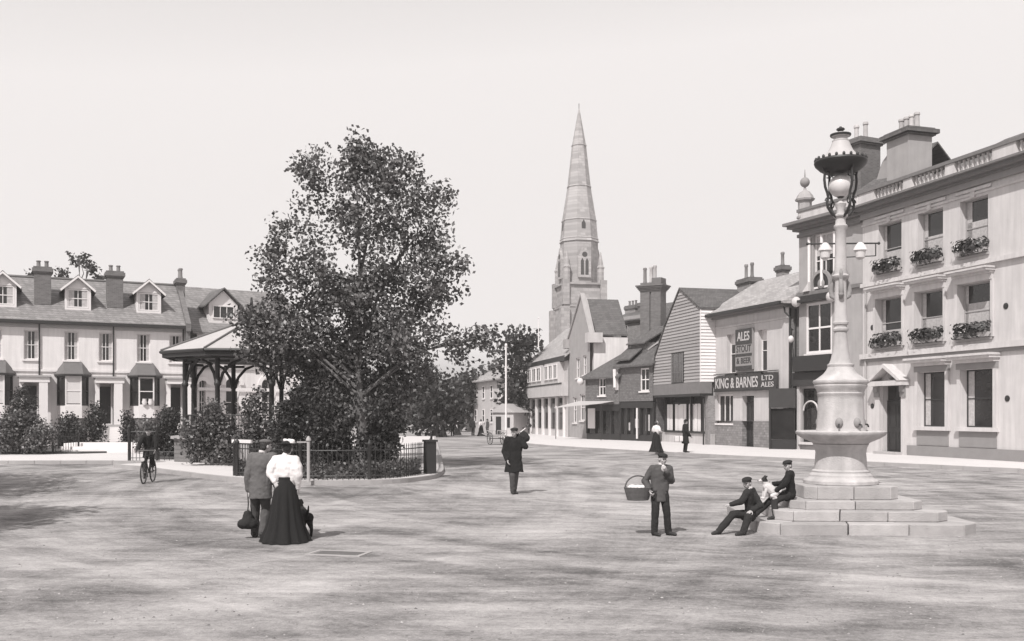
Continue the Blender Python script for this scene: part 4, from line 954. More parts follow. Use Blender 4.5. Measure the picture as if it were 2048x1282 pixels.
# ------------------------------------------------------------------ fountain with lamp
FX, FY = 6.47, 19.2
fo = thing("fountain_lamp", "ornate stone drinking fountain with a tall lamp column standing on three stone steps", "fountain", (FX, FY, 0), math.radians(-3))
def octa(a, c): return [(-a + c, -a), (a - c, -a), (a, -a + c), (a, a - c), (a - c, a), (-a + c, a), (-a, a - c), (-a, -a + c)]
for a, c, z0, z1, n in ((1.95, .34, 0.0, .20, 3), (1.57, .28, .20, .38, 3), (1.22, .24, .38, .54, 2), (.88, .2, .54, .785, 2)):
    O, I = octa(a, c), octa(a - .42, c * .75)
    MB().zprism(octa(a - .43, c * .75), -.1, z1 - .004).build("step_core", stone2, fo)
    for i in range(8):
        p0, p1, q0, q1 = O[i], O[(i + 1) % 8], I[i], I[(i + 1) % 8]; k = n if i % 2 == 0 else 1
        cuts = [0] + [(j + rnd.uniform(-.12, .12)) / k for j in range(1, k)] + [1]
        for j in range(k):
            t0, t1 = cuts[j], cuts[j + 1]; L_ = lambda A, B, t: (A[0] + (B[0] - A[0]) * t, A[1] + (B[1] - A[1]) * t)
            g = .004; pts = [L_(p0, p1, t0 + g), L_(p0, p1, t1 - g), L_(q0, q1, t1 - g), L_(q0, q1, t0 + g)]
            dz = rnd.uniform(-.004, .003)
            bevel(MB().hexa([(x, y, z0 - (.1 if z0 == 0 else 0)) for x, y in pts], [(x, y, z1 + dz) for x, y in pts]).build("step_stone", stone2, fo), .014)
def fz(py): return CAMH + (HY - py) / 101.6
def lathe(name, prof, m, n=40, parent=None, **k): return MB().lathe([(r, fz(py)) for r, py in prof], n, **k).build(name, m, parent or fo, smooth=True)
lathe("base_moulding", [(.60, 967), (.71, 966), (.71, 960), (.68, 957), (.62, 955), (.60, 952), (.60, 949), (.565, 947), (.545, 944), (.55, 941), (.50, 938)], stone)
lathe("pedestal", [(.50, 939), (.49, 925), (.475, 905), (.49, 895), (.53, 888)], stone)
lathe("basin", [(.50, 889), (.56, 884), (.72, 877), (.82, 871), (.855, 867), (.855, 863), (.83, 861), (.79, 861), (.70, 866), (.40, 869)], stone)
lathe("drum", [(.52, 869), (.47, 862), (.455, 855), (.44, 830), (.432, 800), (.432, 793), (.45, 790)], stone)
lathe("drum_cornice", [(.43, 792), (.45, 787), (.44, 785), (.46, 779), (.50, 774), (.505, 771), (.49, 769.5), (.515, 767), (.525, 764), (.52, 761), (.50, 760)], stone)
lathe("dome", [(.50, 761), (.42, 755), (.33, 748), (.27, 740), (.245, 734), (.255, 732), (.255, 729), (.22, 727)], stone)
lathe("column", [(.22, 728), (.185, 718), (.15, 700), (.128, 680), (.12, 664), (.145, 662), (.15, 658), (.12, 655), (.12, 651), (.145, 649), (.15, 645), (.12, 641), (.115, 600), (.11, 560), (.16, 556), (.17, 552), (.12, 548), (.108, 500), (.10, 460), (.13, 456), (.135, 452), (.10, 448), (.095, 436)], stone, 24)
lathe("capital", [(.10, 437), (.14, 433), (.14, 430), (.08, 427), (.07, 420), (.10, 412), (.11, 408), (.06, 405), (.035, 402), (.03, 393)], stone, 20)
# two lions' mouths with spouts on the drum
for s in (-1.9, -1.12, .2, 2.4):
    R = Matrix.Rotation(s, 4, 'Z'); q = R @ Vector((.45, 0, fz(845)))
    o = MB().ell(q, (.075, .075, .10), 12, 8).build("spout_mask", bankdk, fo, smooth=True)
    MB().path([q + R @ Vector((.05, 0, -.03)), q + R @ Vector((.12, 0, -.04)), q + R @ Vector((.14, 0, -.09))], .018, 6).build("spout", iron, o)
# dolphin scrolls on the column
for s in (0.3, 2.4, 4.5):
    R = Matrix.Rotation(s, 4, 'Z')
    m = MB().path([R @ Vector(p) for p in ((.10, 0, fz(596)), (.17, 0, fz(592)), (.20, 0, fz(580)), (.17, 0, fz(568)), (.12, 0, fz(560)), (.16, 0, fz(548)), (.12, 0, fz(540)))], [.04, .05, .05, .045, .04, .035, .02], 10)
    m.ell(R @ Vector((.18, 0, fz(590))), (.055, .055, .055), 10, 7); m.build("column_scroll", bankdk, fo, smooth=True)
# ladder bar with side lanterns
m = MB().tube((-.62, 0, fz(487)), (.72, 0, fz(487)), .016); m.ell((-.64, 0, fz(487)), (.03, .03, .03), 8, 6).ell((.74, 0, fz(487)), (.03, .03, .03), 8, 6); m.tube((-.30, 0, fz(516)), (.68, 0, fz(512)), .01).tube((.68, 0, fz(512)), (.68, 0, fz(487)), .012); m.build("ladder_bar", iron, fo)
for x, zc in ((-.30, 500), (.38, 500)):
    lf = MB().lathe([(.03, .15), (.07, .12), (.13, .02), (.135, -.01)], 14, (x, 0, fz(zc))).build("lantern_hood", globe if x < 0 else trim, fo, smooth=True)
    MB().lathe([(.11, -.01), (.09, -.15), (.04, -.19)], 14, (x, 0, fz(zc))).build("lantern_glass", globe, lf, smooth=True)
    MB().tube((x, 0, fz(487)), (x, 0, fz(zc) + .14), .012).build("lantern_hook", iron, lf)
# scrolling arms that carry the canopy round the globe
for i in range(4):
    R = Matrix.Rotation(math.radians(20) + math.pi / 2 * i, 4, 'Z')
    P = [(.10, 434), (.20, 428), (.29, 416), (.31, 406), (.28, 398), (.30, 388), (.35, 376), (.37, 362), (.36, 348), (.38, 340), (.42, 334)]
    m = MB().path([R @ Vector((r, 0, fz(y))) for r, y in P], [.028, .03, .03, .026, .026, .026, .026, .026, .024, .022, .02], 8)
    m.path([R @ Vector((.28 + .07 * math.cos(t), 0, fz(404) + .07 * math.sin(t))) for t in [j * .5 for j in range(11)]], .014, 6)
    m.path([R @ Vector((.30 + .06 * math.cos(t), 0, fz(352) + .06 * math.sin(t))) for t in [j * .5 for j in range(11)]], .012, 6)
    m.build("canopy_arm", iron, fo, smooth=True)
MB().ell((0, 0, fz(372)), (.225, .225, .225), 24, 16).build("lamp_globe", globe, fo, smooth=True)
lathe("globe_cup", [(.03, 397), (.07, 394), (.12, 389), (.125, 387), (.05, 388)], iron, 20)
can = lathe("canopy", [(.10, 347), (.30, 345), (.40, 339), (.48, 331), (.505, 325), (.49, 321), (.44, 322), (.40, 334), (.1, 343)], iron, 32)
for i in range(22):
    t = 2 * math.pi * i / 22; MB().ell((.475 * math.cos(t), .475 * math.sin(t), fz(319)), (.03, .03, .045), 8, 6).build("canopy_crest", iron, can, smooth=True)
lathe("lamp_hood", [(.44, 323), (.38, 318), (.30, 310), (.24, 302), (.20, 294), (.17, 286), (.16, 284)], zinc, 28)
lathe("hood_collar", [(.15, 286), (.16, 284), (.16, 281), (.13, 279), (.13, 274), (.19, 272), (.19, 269), (.10, 267), (.07, 264)], zinc, 24)
m = MB().lathe([(.19, fz(272.5)), (.20, fz(271)), (.20, fz(268.5)), (.1, fz(267.5))], 24); m.lathe([(.07, fz(266)), (.03, fz(263)), (.05, fz(262)), (.085, fz(259)), (.07, fz(256.5)), (.03, fz(255)), (.02, fz(253))], 14); m.build("hood_finial", iron, fo, smooth=True)

# ------------------------------------------------------------------ bandstand
BX, BY = GX(503, 43), 43.0
bs = thing("bandstand", "octagonal bandstand with a pale ribbed roof and dark bracketed posts behind the garden shrubs", "bandstand", (BX, BY, 0.1), math.radians(9))
def oc(r, z, off=math.pi / 8): return [(r * math.cos(off + math.pi / 4 * i), r * math.sin(off + math.pi / 4 * i), z) for i in range(8)]
MB().zprism([p[:2] for p in oc(3.3, 0)], 0, 1.0).build("plinth", brickd, bs); MB().zprism([p[:2] for p in oc(3.45, 0)], 1.001, 1.12).build("deck", stone2, bs)
ez = CAMH + (828 - 708) * 43 / FPX - .1; pz = CAMH + (828 - 640) * 43 / FPX - .1
E = oc(3.85, ez); Pk = oc(.35, pz - .12)
for i in range(8):
    j = (i + 1) % 8; MB().slab([E[i], E[j], Pk[j], Pk[i]], .05).build("roof_panel", zinc, bs)
    MB().tube(Vector(E[i]) + Vector((0, 0, .03)), Vector(Pk[i]) + Vector((0, 0, .03)), .045).build("roof_rib", lead, bs)
    a, b = Vector(E[i]) * .985, Vector(E[j]) * .985; a.z = b.z = ez
    MB().hexa([(a.x, a.y, ez - .28), (b.x, b.y, ez - .28), (b.x * .985, b.y * .985, ez - .28), (a.x * .985, a.y * .985, ez - .28)], [(a.x, a.y, ez - .052), (b.x, b.y, ez - .052), (b.x * .985, b.y * .985, ez - .052), (a.x * .985, a.y * .985, ez - .052)]).build("fascia", dark, bs)
    gu = MB().tube(Vector(E[i]) + Vector((0, 0, -.05)), Vector(E[j]) + Vector((0, 0, -.05)), .07); gu.build("gutter", dark, bs)
MB().lathe([(.45, pz - .2), (.4, pz), (.28, pz + .1), (.3, pz + .25), (.1, pz + .5), (.04, pz + 1.0)], 12).build("finial", dark, bs, smooth=True)
MB().zprism([p[:2] for p in oc(3.3, 0)], ez - .34, ez - .285).build("ceiling", dark, bs)
for i in range(8):
    p = Vector(oc(2.85, 0)[i]); 
    MB().lathe([(.16, 1.12), (.16, 1.5), (.11, 1.55), (.10, 3.2), (.14, 3.25), (.14, 3.35), (.10, 3.4), (.10, ez - .3)], 12, (p.x, p.y, 0)).build("post", iron, bs, smooth=True)
    q = Vector(oc(2.85, 0)[(i + 1) % 8]); m = MB()
    for A, B in ((p, q), (q, p)):
        d = (B - A).normalized()
        m.path([A + d * .08 + Vector((0, 0, 3.3)), A + d * .22 + Vector((0, 0, 3.75)), A + d * .55 + Vector((0, 0, ez - .55)), A + d * 1.0 + Vector((0, 0, ez - .36))], [.06, .07, .07, .05], 6)
        m.path([A + d * .1 + Vector((0, 0, ez - .45)), A + d * .5 + Vector((0, 0, ez - .45))], .06, 6)
    m.build("bracket", iron, bs, smooth=True)
    r = MB().tube(p + Vector((0, 0, 2.0)), q + Vector((0, 0, 2.0)), .03)
    for k in range(1, 9): r.tube(p.lerp(q, k / 9) + Vector((0, 0, 1.12)), p.lerp(q, k / 9) + Vector((0, 0, 2.0)), .015, n=5)
    if i != 6: r.build("balustrade", iron, bs)

# ------------------------------------------------------------------ railings
def railing(label, pts, h, z=.13, sp=.14, rb=.014, posts=(), group=None, top=iron, hoop=False, pr=.045):
    p0 = Vector(pts[0]); t = thing("railing", label, "railing", (p0.x, p0.y, z), 0, group)
    bar = MB().tube((0, 0, 0), (0, 0, h), rb, n=5).lathe([(rb * 1.7, 0), (.003, .09)], 5, (0, 0, h)).mesh("railing_bar", iron)
    P = [Vector(p) - p0 for p in pts]; acc = []
    for i in range(len(P) - 1):
        L = (P[i + 1] - P[i]).length; n = max(1, int(L / sp)); acc += [P[i].lerp(P[i + 1], j / n) for j in range(n)]
        for zz in ((.12, h - .1) if not hoop else (h - .04,)):
            MB().tube((P[i].x, P[i].y, zz), (P[i + 1].x, P[i + 1].y, zz), .018, n=5).build("rail", top if zz > .5 else iron, t)
    for p in acc + [P[-1]]: put("railing_bar", bar, t, (p.x, p.y, 0))
    for i, r in posts:
        p = P[i]; MB().lathe([(r, 0), (r, h + .06), (r * 1.25, h + .08), (r * 1.25, h + .12), (r * .4, h + .2), (.01, h + .26)], 10, (p.x, p.y, 0)).build("railing_post", iron, t, smooth=True)
    return t
fr1 = smooth_run([(-8.95, 31.75), (-6.5, 29.95), (-4.4, 30.1), (-3.45, 31.2), (-2.95, 33.2)], 4)
railing("long curved iron railing along the kerb in front of the big tree", [tuple(p) for p in fr1], 1.0, posts=((0, .06), (4, .06), (8, .06)))
railing("iron railing running back from the rounded corner of the garden", [(-2.95, 33.3), (-3.05, 36.0), (-3.6, 44), (-4.6, 55)], 1.0)
gp_ = thing("gate_pier", "dark square iron gate pier closing the right end of the garden railing", "gate pier", (-2.78, 33.05, .13), .4)
MB().box(-.17, .17, -.17, .17, 0, 1.08).build("pier", dark, gp_); MB().box(-.21, .21, -.21, .21, 1.081, 1.15).build("pier_cap", dark, gp_)
railing("tall iron railing panel with gate at the left corner of the garden", [(-16.6, 42.3), (-15.4, 42.3)], 1.35, posts=((0, .07), (1, .07)))
railing("low hooped iron edging along the back of the pale forecourt", [(-15.3, 42.3), (-11.4, 41.9)], .42, sp=.22, hoop=True)
railing("iron railing returning from the forecourt towards the kerb", [(-11.3, 41.8), (-9.1, 32.0)], .95, posts=((0, .06), (1, .06)))
railing("short iron railing before the front garden of the white terrace", [tuple(G(106, 907, .13).xy), tuple(G(157, 905, .13).xy)], .95, posts=((0, .05), (1, .05)))
bn = thing("notice_rail", "white topped notice rail standing inside the garden railing by the couple", "notice rail", tuple(G(465, 942, .13).xy) + (.13,), -.6)
MB().box(0, 1.0, -.04, .04, 1.0, 1.12).build("top_rail", trim, bn); box("leg", iron, bn, .05, .11, -.03, .03, 0, .999); box("leg", iron, bn, .89, .95, -.03, .03, 0, .999); box("panel", trimg, bn, .12, .88, -.02, .02, .35, .95)
pg = thing("gate_post", "slim pale gate post in the garden railing just right of the woman in white", "post", tuple(G(617, 963, .13).xy) + (.13,), 0)
MB().lathe([(.06, 0), (.05, .06), (.05, 1.2), (.08, 1.22), (.08, 1.27), (.02, 1.36)], 10).build("shaft", trimg, pg, smooth=True); MB().box(-.35, 0, -.02, .02, 1.16, 1.2).build("latch_bar", trimg, pg)

# steps to the terrace pavement: long low pale treads by the railing
ls = thing("garden_steps", "three broad pale steps up to the white terrace beside the corner railing", "steps", tuple(G(205, 906, .13).xy) + (.13,), .10)
for i in range(3): bevel(MB().box(-2.3 , 1.6 , .0 + .5 * i, 3.0, .16 * i, .16 * (i + 1) - .002).build("step", trim, ls), .015)

# drain cover in the road
pdn = G(678, 1107); dc = thing("drain_cover", "pale framed iron drain cover set in the road in front of the couple", "drain cover", (pdn.x, pdn.y, 0.0), -.25)
m = MB()
for a in (((-.45, .45), (-.26, -.20)), ((-.45, .45), (.20, .26)), ((-.45, -.39), (-.20, .20)), ((.39, .45), (-.20, .20))): m.box(a[0][0], a[0][1], a[1][0], a[1][1], -.03, .012)
m.build("frame", kerbm, dc); MB().box(-.39, .39, -.2, .2, -.03, .004).build("plate", trimg, dc)
for i in range(7): MB().box(-.36, .36, -.18 + i * .055, -.155 + i * .055, .0041, .010).build("grate_bar", lead, dc)

# ------------------------------------------------------------------ trees and shrubs
def tree(name, label, cat, base, lobes, dens, size, m, seed, trunk_r=.22, trunk_h=2.5, limbs=8, group=None, clump=.42, bias=.5, cl=14, up=.35, tilt=(0, 0)):
    """lobes relative to the base point"""
    t = thing(name, label, cat, tuple(base), 0, group)
    P = lobes_pts(lobes, dens, seed, bias, clump, cl); P = P[P[:, 2] > .08]
    put("crown", leafmesh("crown", P, size, m, seed + 1, up), t)
    r = random.Random(seed); tb = MB(); top = Vector((tilt[0], tilt[1], trunk_h))
    tb.path([(0, 0, -.2), (tilt[0] * .1, 0, trunk_h * .12), tuple(top * .5 + Vector((.04, .03, 0))), tuple(top)], [trunk_r * 1.45, trunk_r * 1.05, trunk_r * .92, trunk_r * .8], 12)
    hi = sorted(lobes, key=lambda q: -q[2]); zt = hi[0][2]
    tb.path([tuple(top - Vector((0, 0, .1))), (top.x - trunk_r * 1.6, trunk_r, trunk_h + (zt - trunk_h) * .35), (hi[0][0] * .6 + trunk_r * 1.5, hi[0][1] * .5, trunk_h + (zt - trunk_h) * .7), (hi[0][0], hi[0][1], zt)], [trunk_r * .7, trunk_r * .38, trunk_r * .16, .01], 8)
    for q in r.sample(lobes, min(limbs, len(lobes))):
        z0_ = min(max(trunk_h * .75, q[2] * .55), q[2]); s = Vector((top.x * .8, 0, z0_)); e = Vector(q[:3]); c = s.lerp(e, .5) + Vector((0, 0, .12 * (e - s).length))
        tb.path([tuple(s), tuple(c), tuple(e)], [trunk_r * .38, trunk_r * .22, .015], 6)
        for k in range(3):
            d = Vector((r.uniform(-1, 1) * q[3], r.uniform(-1, 1) * q[4], r.uniform(-.6, .9) * q[5])) * .8; tb.path([tuple(c.lerp(e, .5)), tuple(e + d * .5 + Vector((0, 0, .05))), tuple(e + d)], [.035, .022, .008], 5)
    tb.build("trunk", bark, t, smooth=True); return t
def plobes(px0, py0, Y, L, seed, flat=1.0, dj=.6):
    """ellipsoids listed by their place in view at distance Y, turned into metres round the base"""
    r = random.Random(seed); b = G(px0, py0); k = Y / FPX; o = []
    for x, y, rad, q in L:
        R = rad * k; o.append(((x - px0) * k, r.uniform(-dj, dj) * R, CAMH - (y - HY) * k, R, R, R * flat, q))
    return o
TY = 38.0
L = [(722, 312, 38, 1.3), (702, 340, 42, 1.2), (748, 342, 38, 1.2), (800, 340, 30, 1.3), (806, 380, 44, 1.2), (628, 352, 34, 1.2), (598, 348, 14, 1.0), (612, 395, 34, .9), (690, 395, 55, .9), (760, 405, 60, 1.2),
     (850, 415, 36, 1.0), (880, 398, 12, 1.0), (660, 460, 60, .55), (595, 470, 36, .6), (556, 462, 14, .7), (740, 480, 70, .7), (820, 480, 60, 1.0), (872, 480, 26, .9), (566, 545, 44, .8), (522, 520, 18, .9), (545, 500, 14, .6), (630, 540, 66, .6),
     (710, 570, 72, .7), (790, 560, 72, .9), (860, 550, 50, .9), (902, 535, 20, 1.0), (596, 610, 60, .9), (665, 640, 85, 1.1), (760, 640, 85, 1.0), (840, 620, 60, .8), (890, 590, 30, .9), (540, 605, 34, .9), (525, 570, 18, .8),
     (505, 640, 24, .9), (566, 680, 58, 1.2), (630, 715, 80, 1.4), (720, 715, 90, 1.4), (800, 705, 66, 1.2), (860, 676, 34, .8), (905, 690, 24, .8), (940, 682, 18, 1.0), (962, 684, 10, 1.2), (908, 712, 12, .7), (484, 648, 22, 1.2), (506, 668, 30, 1.2), (500, 705, 28, 1.0), (535, 655, 36, 1.2), (520, 690, 34, 1.2), (545, 730, 40, 1.2), (600, 770, 50, 1.2), (680, 790, 70, 1.2), (770, 770, 62, 1.1), (825, 750, 34, .9)]
b = G(712, 931, .2)
tree("shade_tree", "large leafy maple tree rising above the garden beside the bandstand", "tree", (b.x, TY, .15), plobes(712, 931, TY, L, 3, dj=.9), 15.5, .165, leaf, 5, .20, 2.6, 9, clump=.26, cl=42, bias=.36)
def shrub(label, px0, px1, py0, py1, Y, m=None, seed=1, dens=17, size=.13, cat="shrub", name="shrub", group="garden shrubs", n=5):
    r = random.Random(seed); k = Y / FPX; x0, x1 = (px0 - CX) * k, (px1 - CX) * k; z1 = CAMH - (py0 - HY) * k; xc = (x0 + x1) / 2; w = (x1 - x0) / 2; lobes = []
    for i in range(n):
        t = (i + .5) / n * 2 - 1; rr = w * r.uniform(.30, .55); h = z1 * r.uniform(.62, 1.0) * (1 - .15 * t * t)
        lobes.append((t * (w - rr * .8), r.uniform(-.4, .4) * w * .6, h * .52, rr, rr * r.uniform(.8, 1.1), h * .5, 1.0))
    lobes.append((0, 0, z1 * .8, w * .45, w * .4, z1 * .2, 1.0))
    return tree(name, label, cat, (xc, Y, .1), lobes, dens * 5.0, size, m or leafd, seed, .05, min(.5, z1 * .3), 5, group, clump=.15, cl=16, bias=.42)
shrub("rounded bush filling the left corner of the terrace front gardens", -30, 114, 826, 905, 49, seed=11, m=leaf, n=8)
shrub("tall creeper bush climbing the leftmost terrace porch", 0, 80, 772, 885, 54.0, seed=12, dens=20)
shrub("dark shrub under the blinded bay window of the middle terrace house", 104, 176, 830, 888, 55.2, seed=13, dens=22)
shrub("tall dark shrub growing between the bay and the terrace steps", 168, 212, 806, 886, 56.2, seed=14, dens=24)
shrub("clipped dark shrub on the right side of the terrace steps", 238, 274, 822, 886, 54.5, seed=15, dens=24)
shrub("small pale flecked shrub beneath the right terrace bay window", 266, 330, 838, 900, 50, seed=16, m=leaf)
shrub("tall dark shrub in the garden corner below the bandstand eaves", 298, 372, 818, 918, 45, seed=17, dens=22, n=6)
shrub("tall narrow shrub beside the last terrace porch", 318, 346, 806, 890, 57, seed=25, dens=24)
shrub("loose bush growing against the bandstand plinth", 360, 486, 806, 922, 38.4, seed=18, dens=20, m=leaf, n=7)
shrub("tall shrub before the middle posts of the bandstand", 470, 566, 776, 920, 38.0, seed=19, dens=18, m=leaf, n=6)
shrub("dense evergreen behind the couple walking away", 540, 646, 770, 930, 36.5, seed=20, dens=22, n=7)  # these three evergreens: dark leaf also paints the shade under the crown
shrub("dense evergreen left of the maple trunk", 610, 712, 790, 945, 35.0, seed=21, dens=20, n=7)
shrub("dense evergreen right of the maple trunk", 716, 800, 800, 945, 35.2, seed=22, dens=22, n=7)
shrub("tall dark laurel at the right rear of the garden", 720, 812, 735, 900, 47, seed=23, dens=20, size=.2, n=6)
shrub("broad dark thicket beyond the bandstand behind the maple", 560, 720, 720, 900, 50, seed=26, dens=18, size=.22, n=8)
P = np.random.default_rng(5).random((3200, 3)); run = [Vector(p) for p in fr1]; Q = []
for a, b_, c in P:
    i = min(int(a * (len(run) - 2)), len(run) - 3); p = run[i].lerp(run[i + 1], (a * (len(run) - 2)) % 1); n_ = Vector((-.25, 1.0)).normalized(); p = p + n_ * (.25 + 1.3 * b_); Q.append((p.x, p.y, .18 + .45 * c * c))
put("ground_cover", leafmesh("ground_cover", np.array(Q), .13, leaf, 33), None, label="low leafy ground cover planted along the foot of the kerb railing", category="ground cover", kind="stuff")
# far trees
tree("street_tree", "tall dark tree behind the far pale shop with bays", "tree", tuple(G(1032, 870)), plobes(1032, 870, 98, [(1030, 672, 26, 1), (1060, 676, 22, 1), (1016, 700, 22, 1), (1045, 710, 34, 1.2), (1004, 735, 14, .8), (1034, 755, 32, 1.3), (1022, 795, 26, 1.3), (1042, 810, 32, 1.3), (1012, 825, 18, 1.2), (1030, 848, 22, 1.2)], 4), 7.0, .5, leafd, 41, .35, 3, 6, clump=.55)
tree("street_tree", "rounded dark tree beside the far two storey house", "tree", (GX(918, 118), 118, 0), plobes(918, 860, 118, [(918, 770, 28, 1.2), (945, 762, 24, 1.2), (965, 765, 20, 1.0), (900, 800, 34, 1.3), (930, 815, 34, 1.3), (910, 840, 26, 1.3), (940, 790, 30, 1.2)], 5), 6.5, .55, leafd, 42, .3, 3, 5, clump=.6)
tree("street_tree", "broad dark tree over the road end left of the far house", "tree", (GX(872, 92), 92, 0), plobes(872, 868, 92, [(866, 755, 22, 1.2), (850, 775, 34, 1.3), (880, 790, 34, 1.3), (905, 815, 30, 1.3), (860, 820, 40, 1.3), (890, 838, 26, 1.2), (835, 800, 40, 1.3), (845, 845, 26, 1.2)], 6), 7.0, .48, leafd, 43, .3, 3, 5, clump=.55)
tree("street_tree", "dark tree standing behind the low outbuilding and pole", "tree", (GX(998, 118), 118, 0), plobes(998, 860, 118, [(990, 745, 22, 1.0), (1000, 780, 26, 1.2), (1012, 820, 28, 1.2), (985, 700, 10, .6), (1020, 770, 26, 1.2)], 7), 6.5, .5, leafd, 44, .25, 3, 4, clump=.55)
ced = plobes(158, 640, 88, [(162, 516, 20, 1.0), (150, 524, 16, .9), (180, 530, 16, .9), (186, 540, 16, .8), (128, 545, 13, .8), (122, 556, 10, .7), (190, 556, 12, .8), (200, 562, 10, .8), (158, 575, 30, 1.0), (66, 548, 9, 1.0), (160, 610, 40, 1)], 8, flat=.36)
tree("cedar_tree", "flat topped cedar showing above the roofs of the white terrace", "tree", (GX(158, 88), 88, 0), ced, 12, .34, leafd, 45, .25, 11.5, 6, clump=.22)
# trees left of the frame whose shade falls across the road corner
for i, (x, y, h, r_) in enumerate(((-14.3, 13.2, 8.0, 3.4), (-19.8, 24.0, 8.5, 5.3))):
    rr = random.Random(i); lb = [(rr.uniform(-.6, .6) * r_, rr.uniform(-.6, .6) * r_, h - 2 + rr.uniform(-1.4, 1.8), r_ * .5, r_ * .5, r_ * .4, 1.0) for _ in range(11)]
    tree("street_tree", ("roadside tree past the left edge shading the nearer road", "roadside tree past the left edge shading the far corner pavement")[i], "tree", (x, y, 0), lb, 26, .26, leaf, 60 + i, .22, 3, 6, clump=.4)

rg = np.random.default_rng(12); n = 5200; yy = 7.5 + 22 * rg.random(n) ** 1.6; xx = (rg.random(n) - .5) * 1.12 * yy; sz = .007 + .016 * rg.random(n) ** 3
gm = MB()
for x, y, s_ in zip(xx, yy, sz):
    a = rg.random() * 6.28; c, q = math.cos(a) * s_, math.sin(a) * s_
    gm.add([(x + c, y + q, .002), (x - q, y + c, .003), (x - c, y - q, .002), (x + q * .8, y - c * .8, .002), (x + c * .2, y + q * .2, s_ * .7)], ((0, 1, 4), (1, 2, 4), (2, 3, 4), (3, 0, 4)))
gm.build("gravel", mat("pebble", .27, var=.2, island=.55), kind="stuff", label="small loose stones scattered over the dirt road of the square", category="gravel")
rw = np.random.default_rng(77); lw = [(x, 205 + rw.uniform(-8, 8), 3.6, 5.5, 4.5, 3.8 + 1.4 * rw.random(), 1.0) for x in np.arange(-85, 86, 6.5)]
put("far_woods", leafmesh("far_woods", lobes_pts(lw, 7, 78, .4, .6, 14), 1.0, leafd, 79), None, kind="stuff", label="low distant belt of dark woodland closing the end of the street", category="woods")
# ------------------------------------------------------------------ people
fold_tex = bpy.data.textures.new("cloth_folds", 'CLOUDS'); fold_tex.noise_scale = .085; fold_tex.noise_depth = 2
def fuse(o, vox, folds=0.0, it=2):
    r = o.modifiers.new("remesh", 'REMESH'); r.mode = 'VOXEL'; r.voxel_size = vox; r.use_smooth_shade = True
    if folds:
        d = o.modifiers.new("folds", 'DISPLACE'); d.texture = fold_tex; d.strength = folds; d.mid_level = .5; d.texture_coords = 'LOCAL'
    s = o.modifiers.new("smooth", 'SMOOTH'); s.factor = .5; s.iterations = it
    return o
def stand(H):
    J = dict(pel=(0, 0, .53), nk=(0, .012, .845), hd=(0, -.014, .922), sha=(-.098, .005, .812), shb=(.098, .005, .812), ela=(-.135, .02, .64), elb=(.135, .02, .64), wra=(-.145, -.03, .485), wrb=(.145, -.03, .485),
             hia=(-.05, 0, .52), hib=(.05, 0, .52), kna=(-.056, -.016, .285), knb=(.056, -.016, .285), ana=(-.06, .015, .05), anb=(.06, .015, .05), toa=(-.075, -.085, .022), tob=(.075, -.085, .022))
    return {k: Vector(v) * H for k, v in J.items()}
def hand(m, wr, el, H, side, pn=None, curl=.55):
    d = (wr - el).normalized(); pn = Vector(pn) if pn else Vector((-side, -.3, 0)); pn = (pn - d * pn.dot(d))
    pn = pn.normalized() if pn.length > .05 else d.orthogonal().normalized(); lat = d.cross(pn).normalized(); q = H
    for a in (-.011, 0, .011): m.caps(wr + lat * a * .7 * q, wr + d * .052 * q + lat * a * q, .0105 * q, .0115 * q, 8)
    for i, (a, l) in enumerate(((-.0185, .034), (-.0062, .041), (.0062, .044), (.0185, .039))):
        b = wr + d * .056 * q + lat * a * q; c1 = curl * .6; c2 = curl * 1.5
        p = b + (d * math.cos(c1) + pn * math.sin(c1)) * l * .5 * q; e = p + (d * math.cos(c2) + pn * math.sin(c2)) * l * .5 * q
        m.chain([b, p, e], [.0056 * q, .0052 * q, .0043 * q], 7)
    b = wr + d * .016 * q + lat * .016 * q; p = b + (d * .55 + lat * .75 + pn * .3).normalized() * .026 * q; e = p + (d * .85 + lat * .2 + pn * .45).normalized() * .022 * q
    m.chain([b, p, e], [.0075 * q, .0062 * q, .005 * q], 7)
def headrot(yaw, pitch, roll=0): return Matrix.Rotation(yaw, 3, 'Z') @ Matrix.Rotation(pitch, 3, 'X') @ Matrix.Rotation(roll, 3, 'Y')
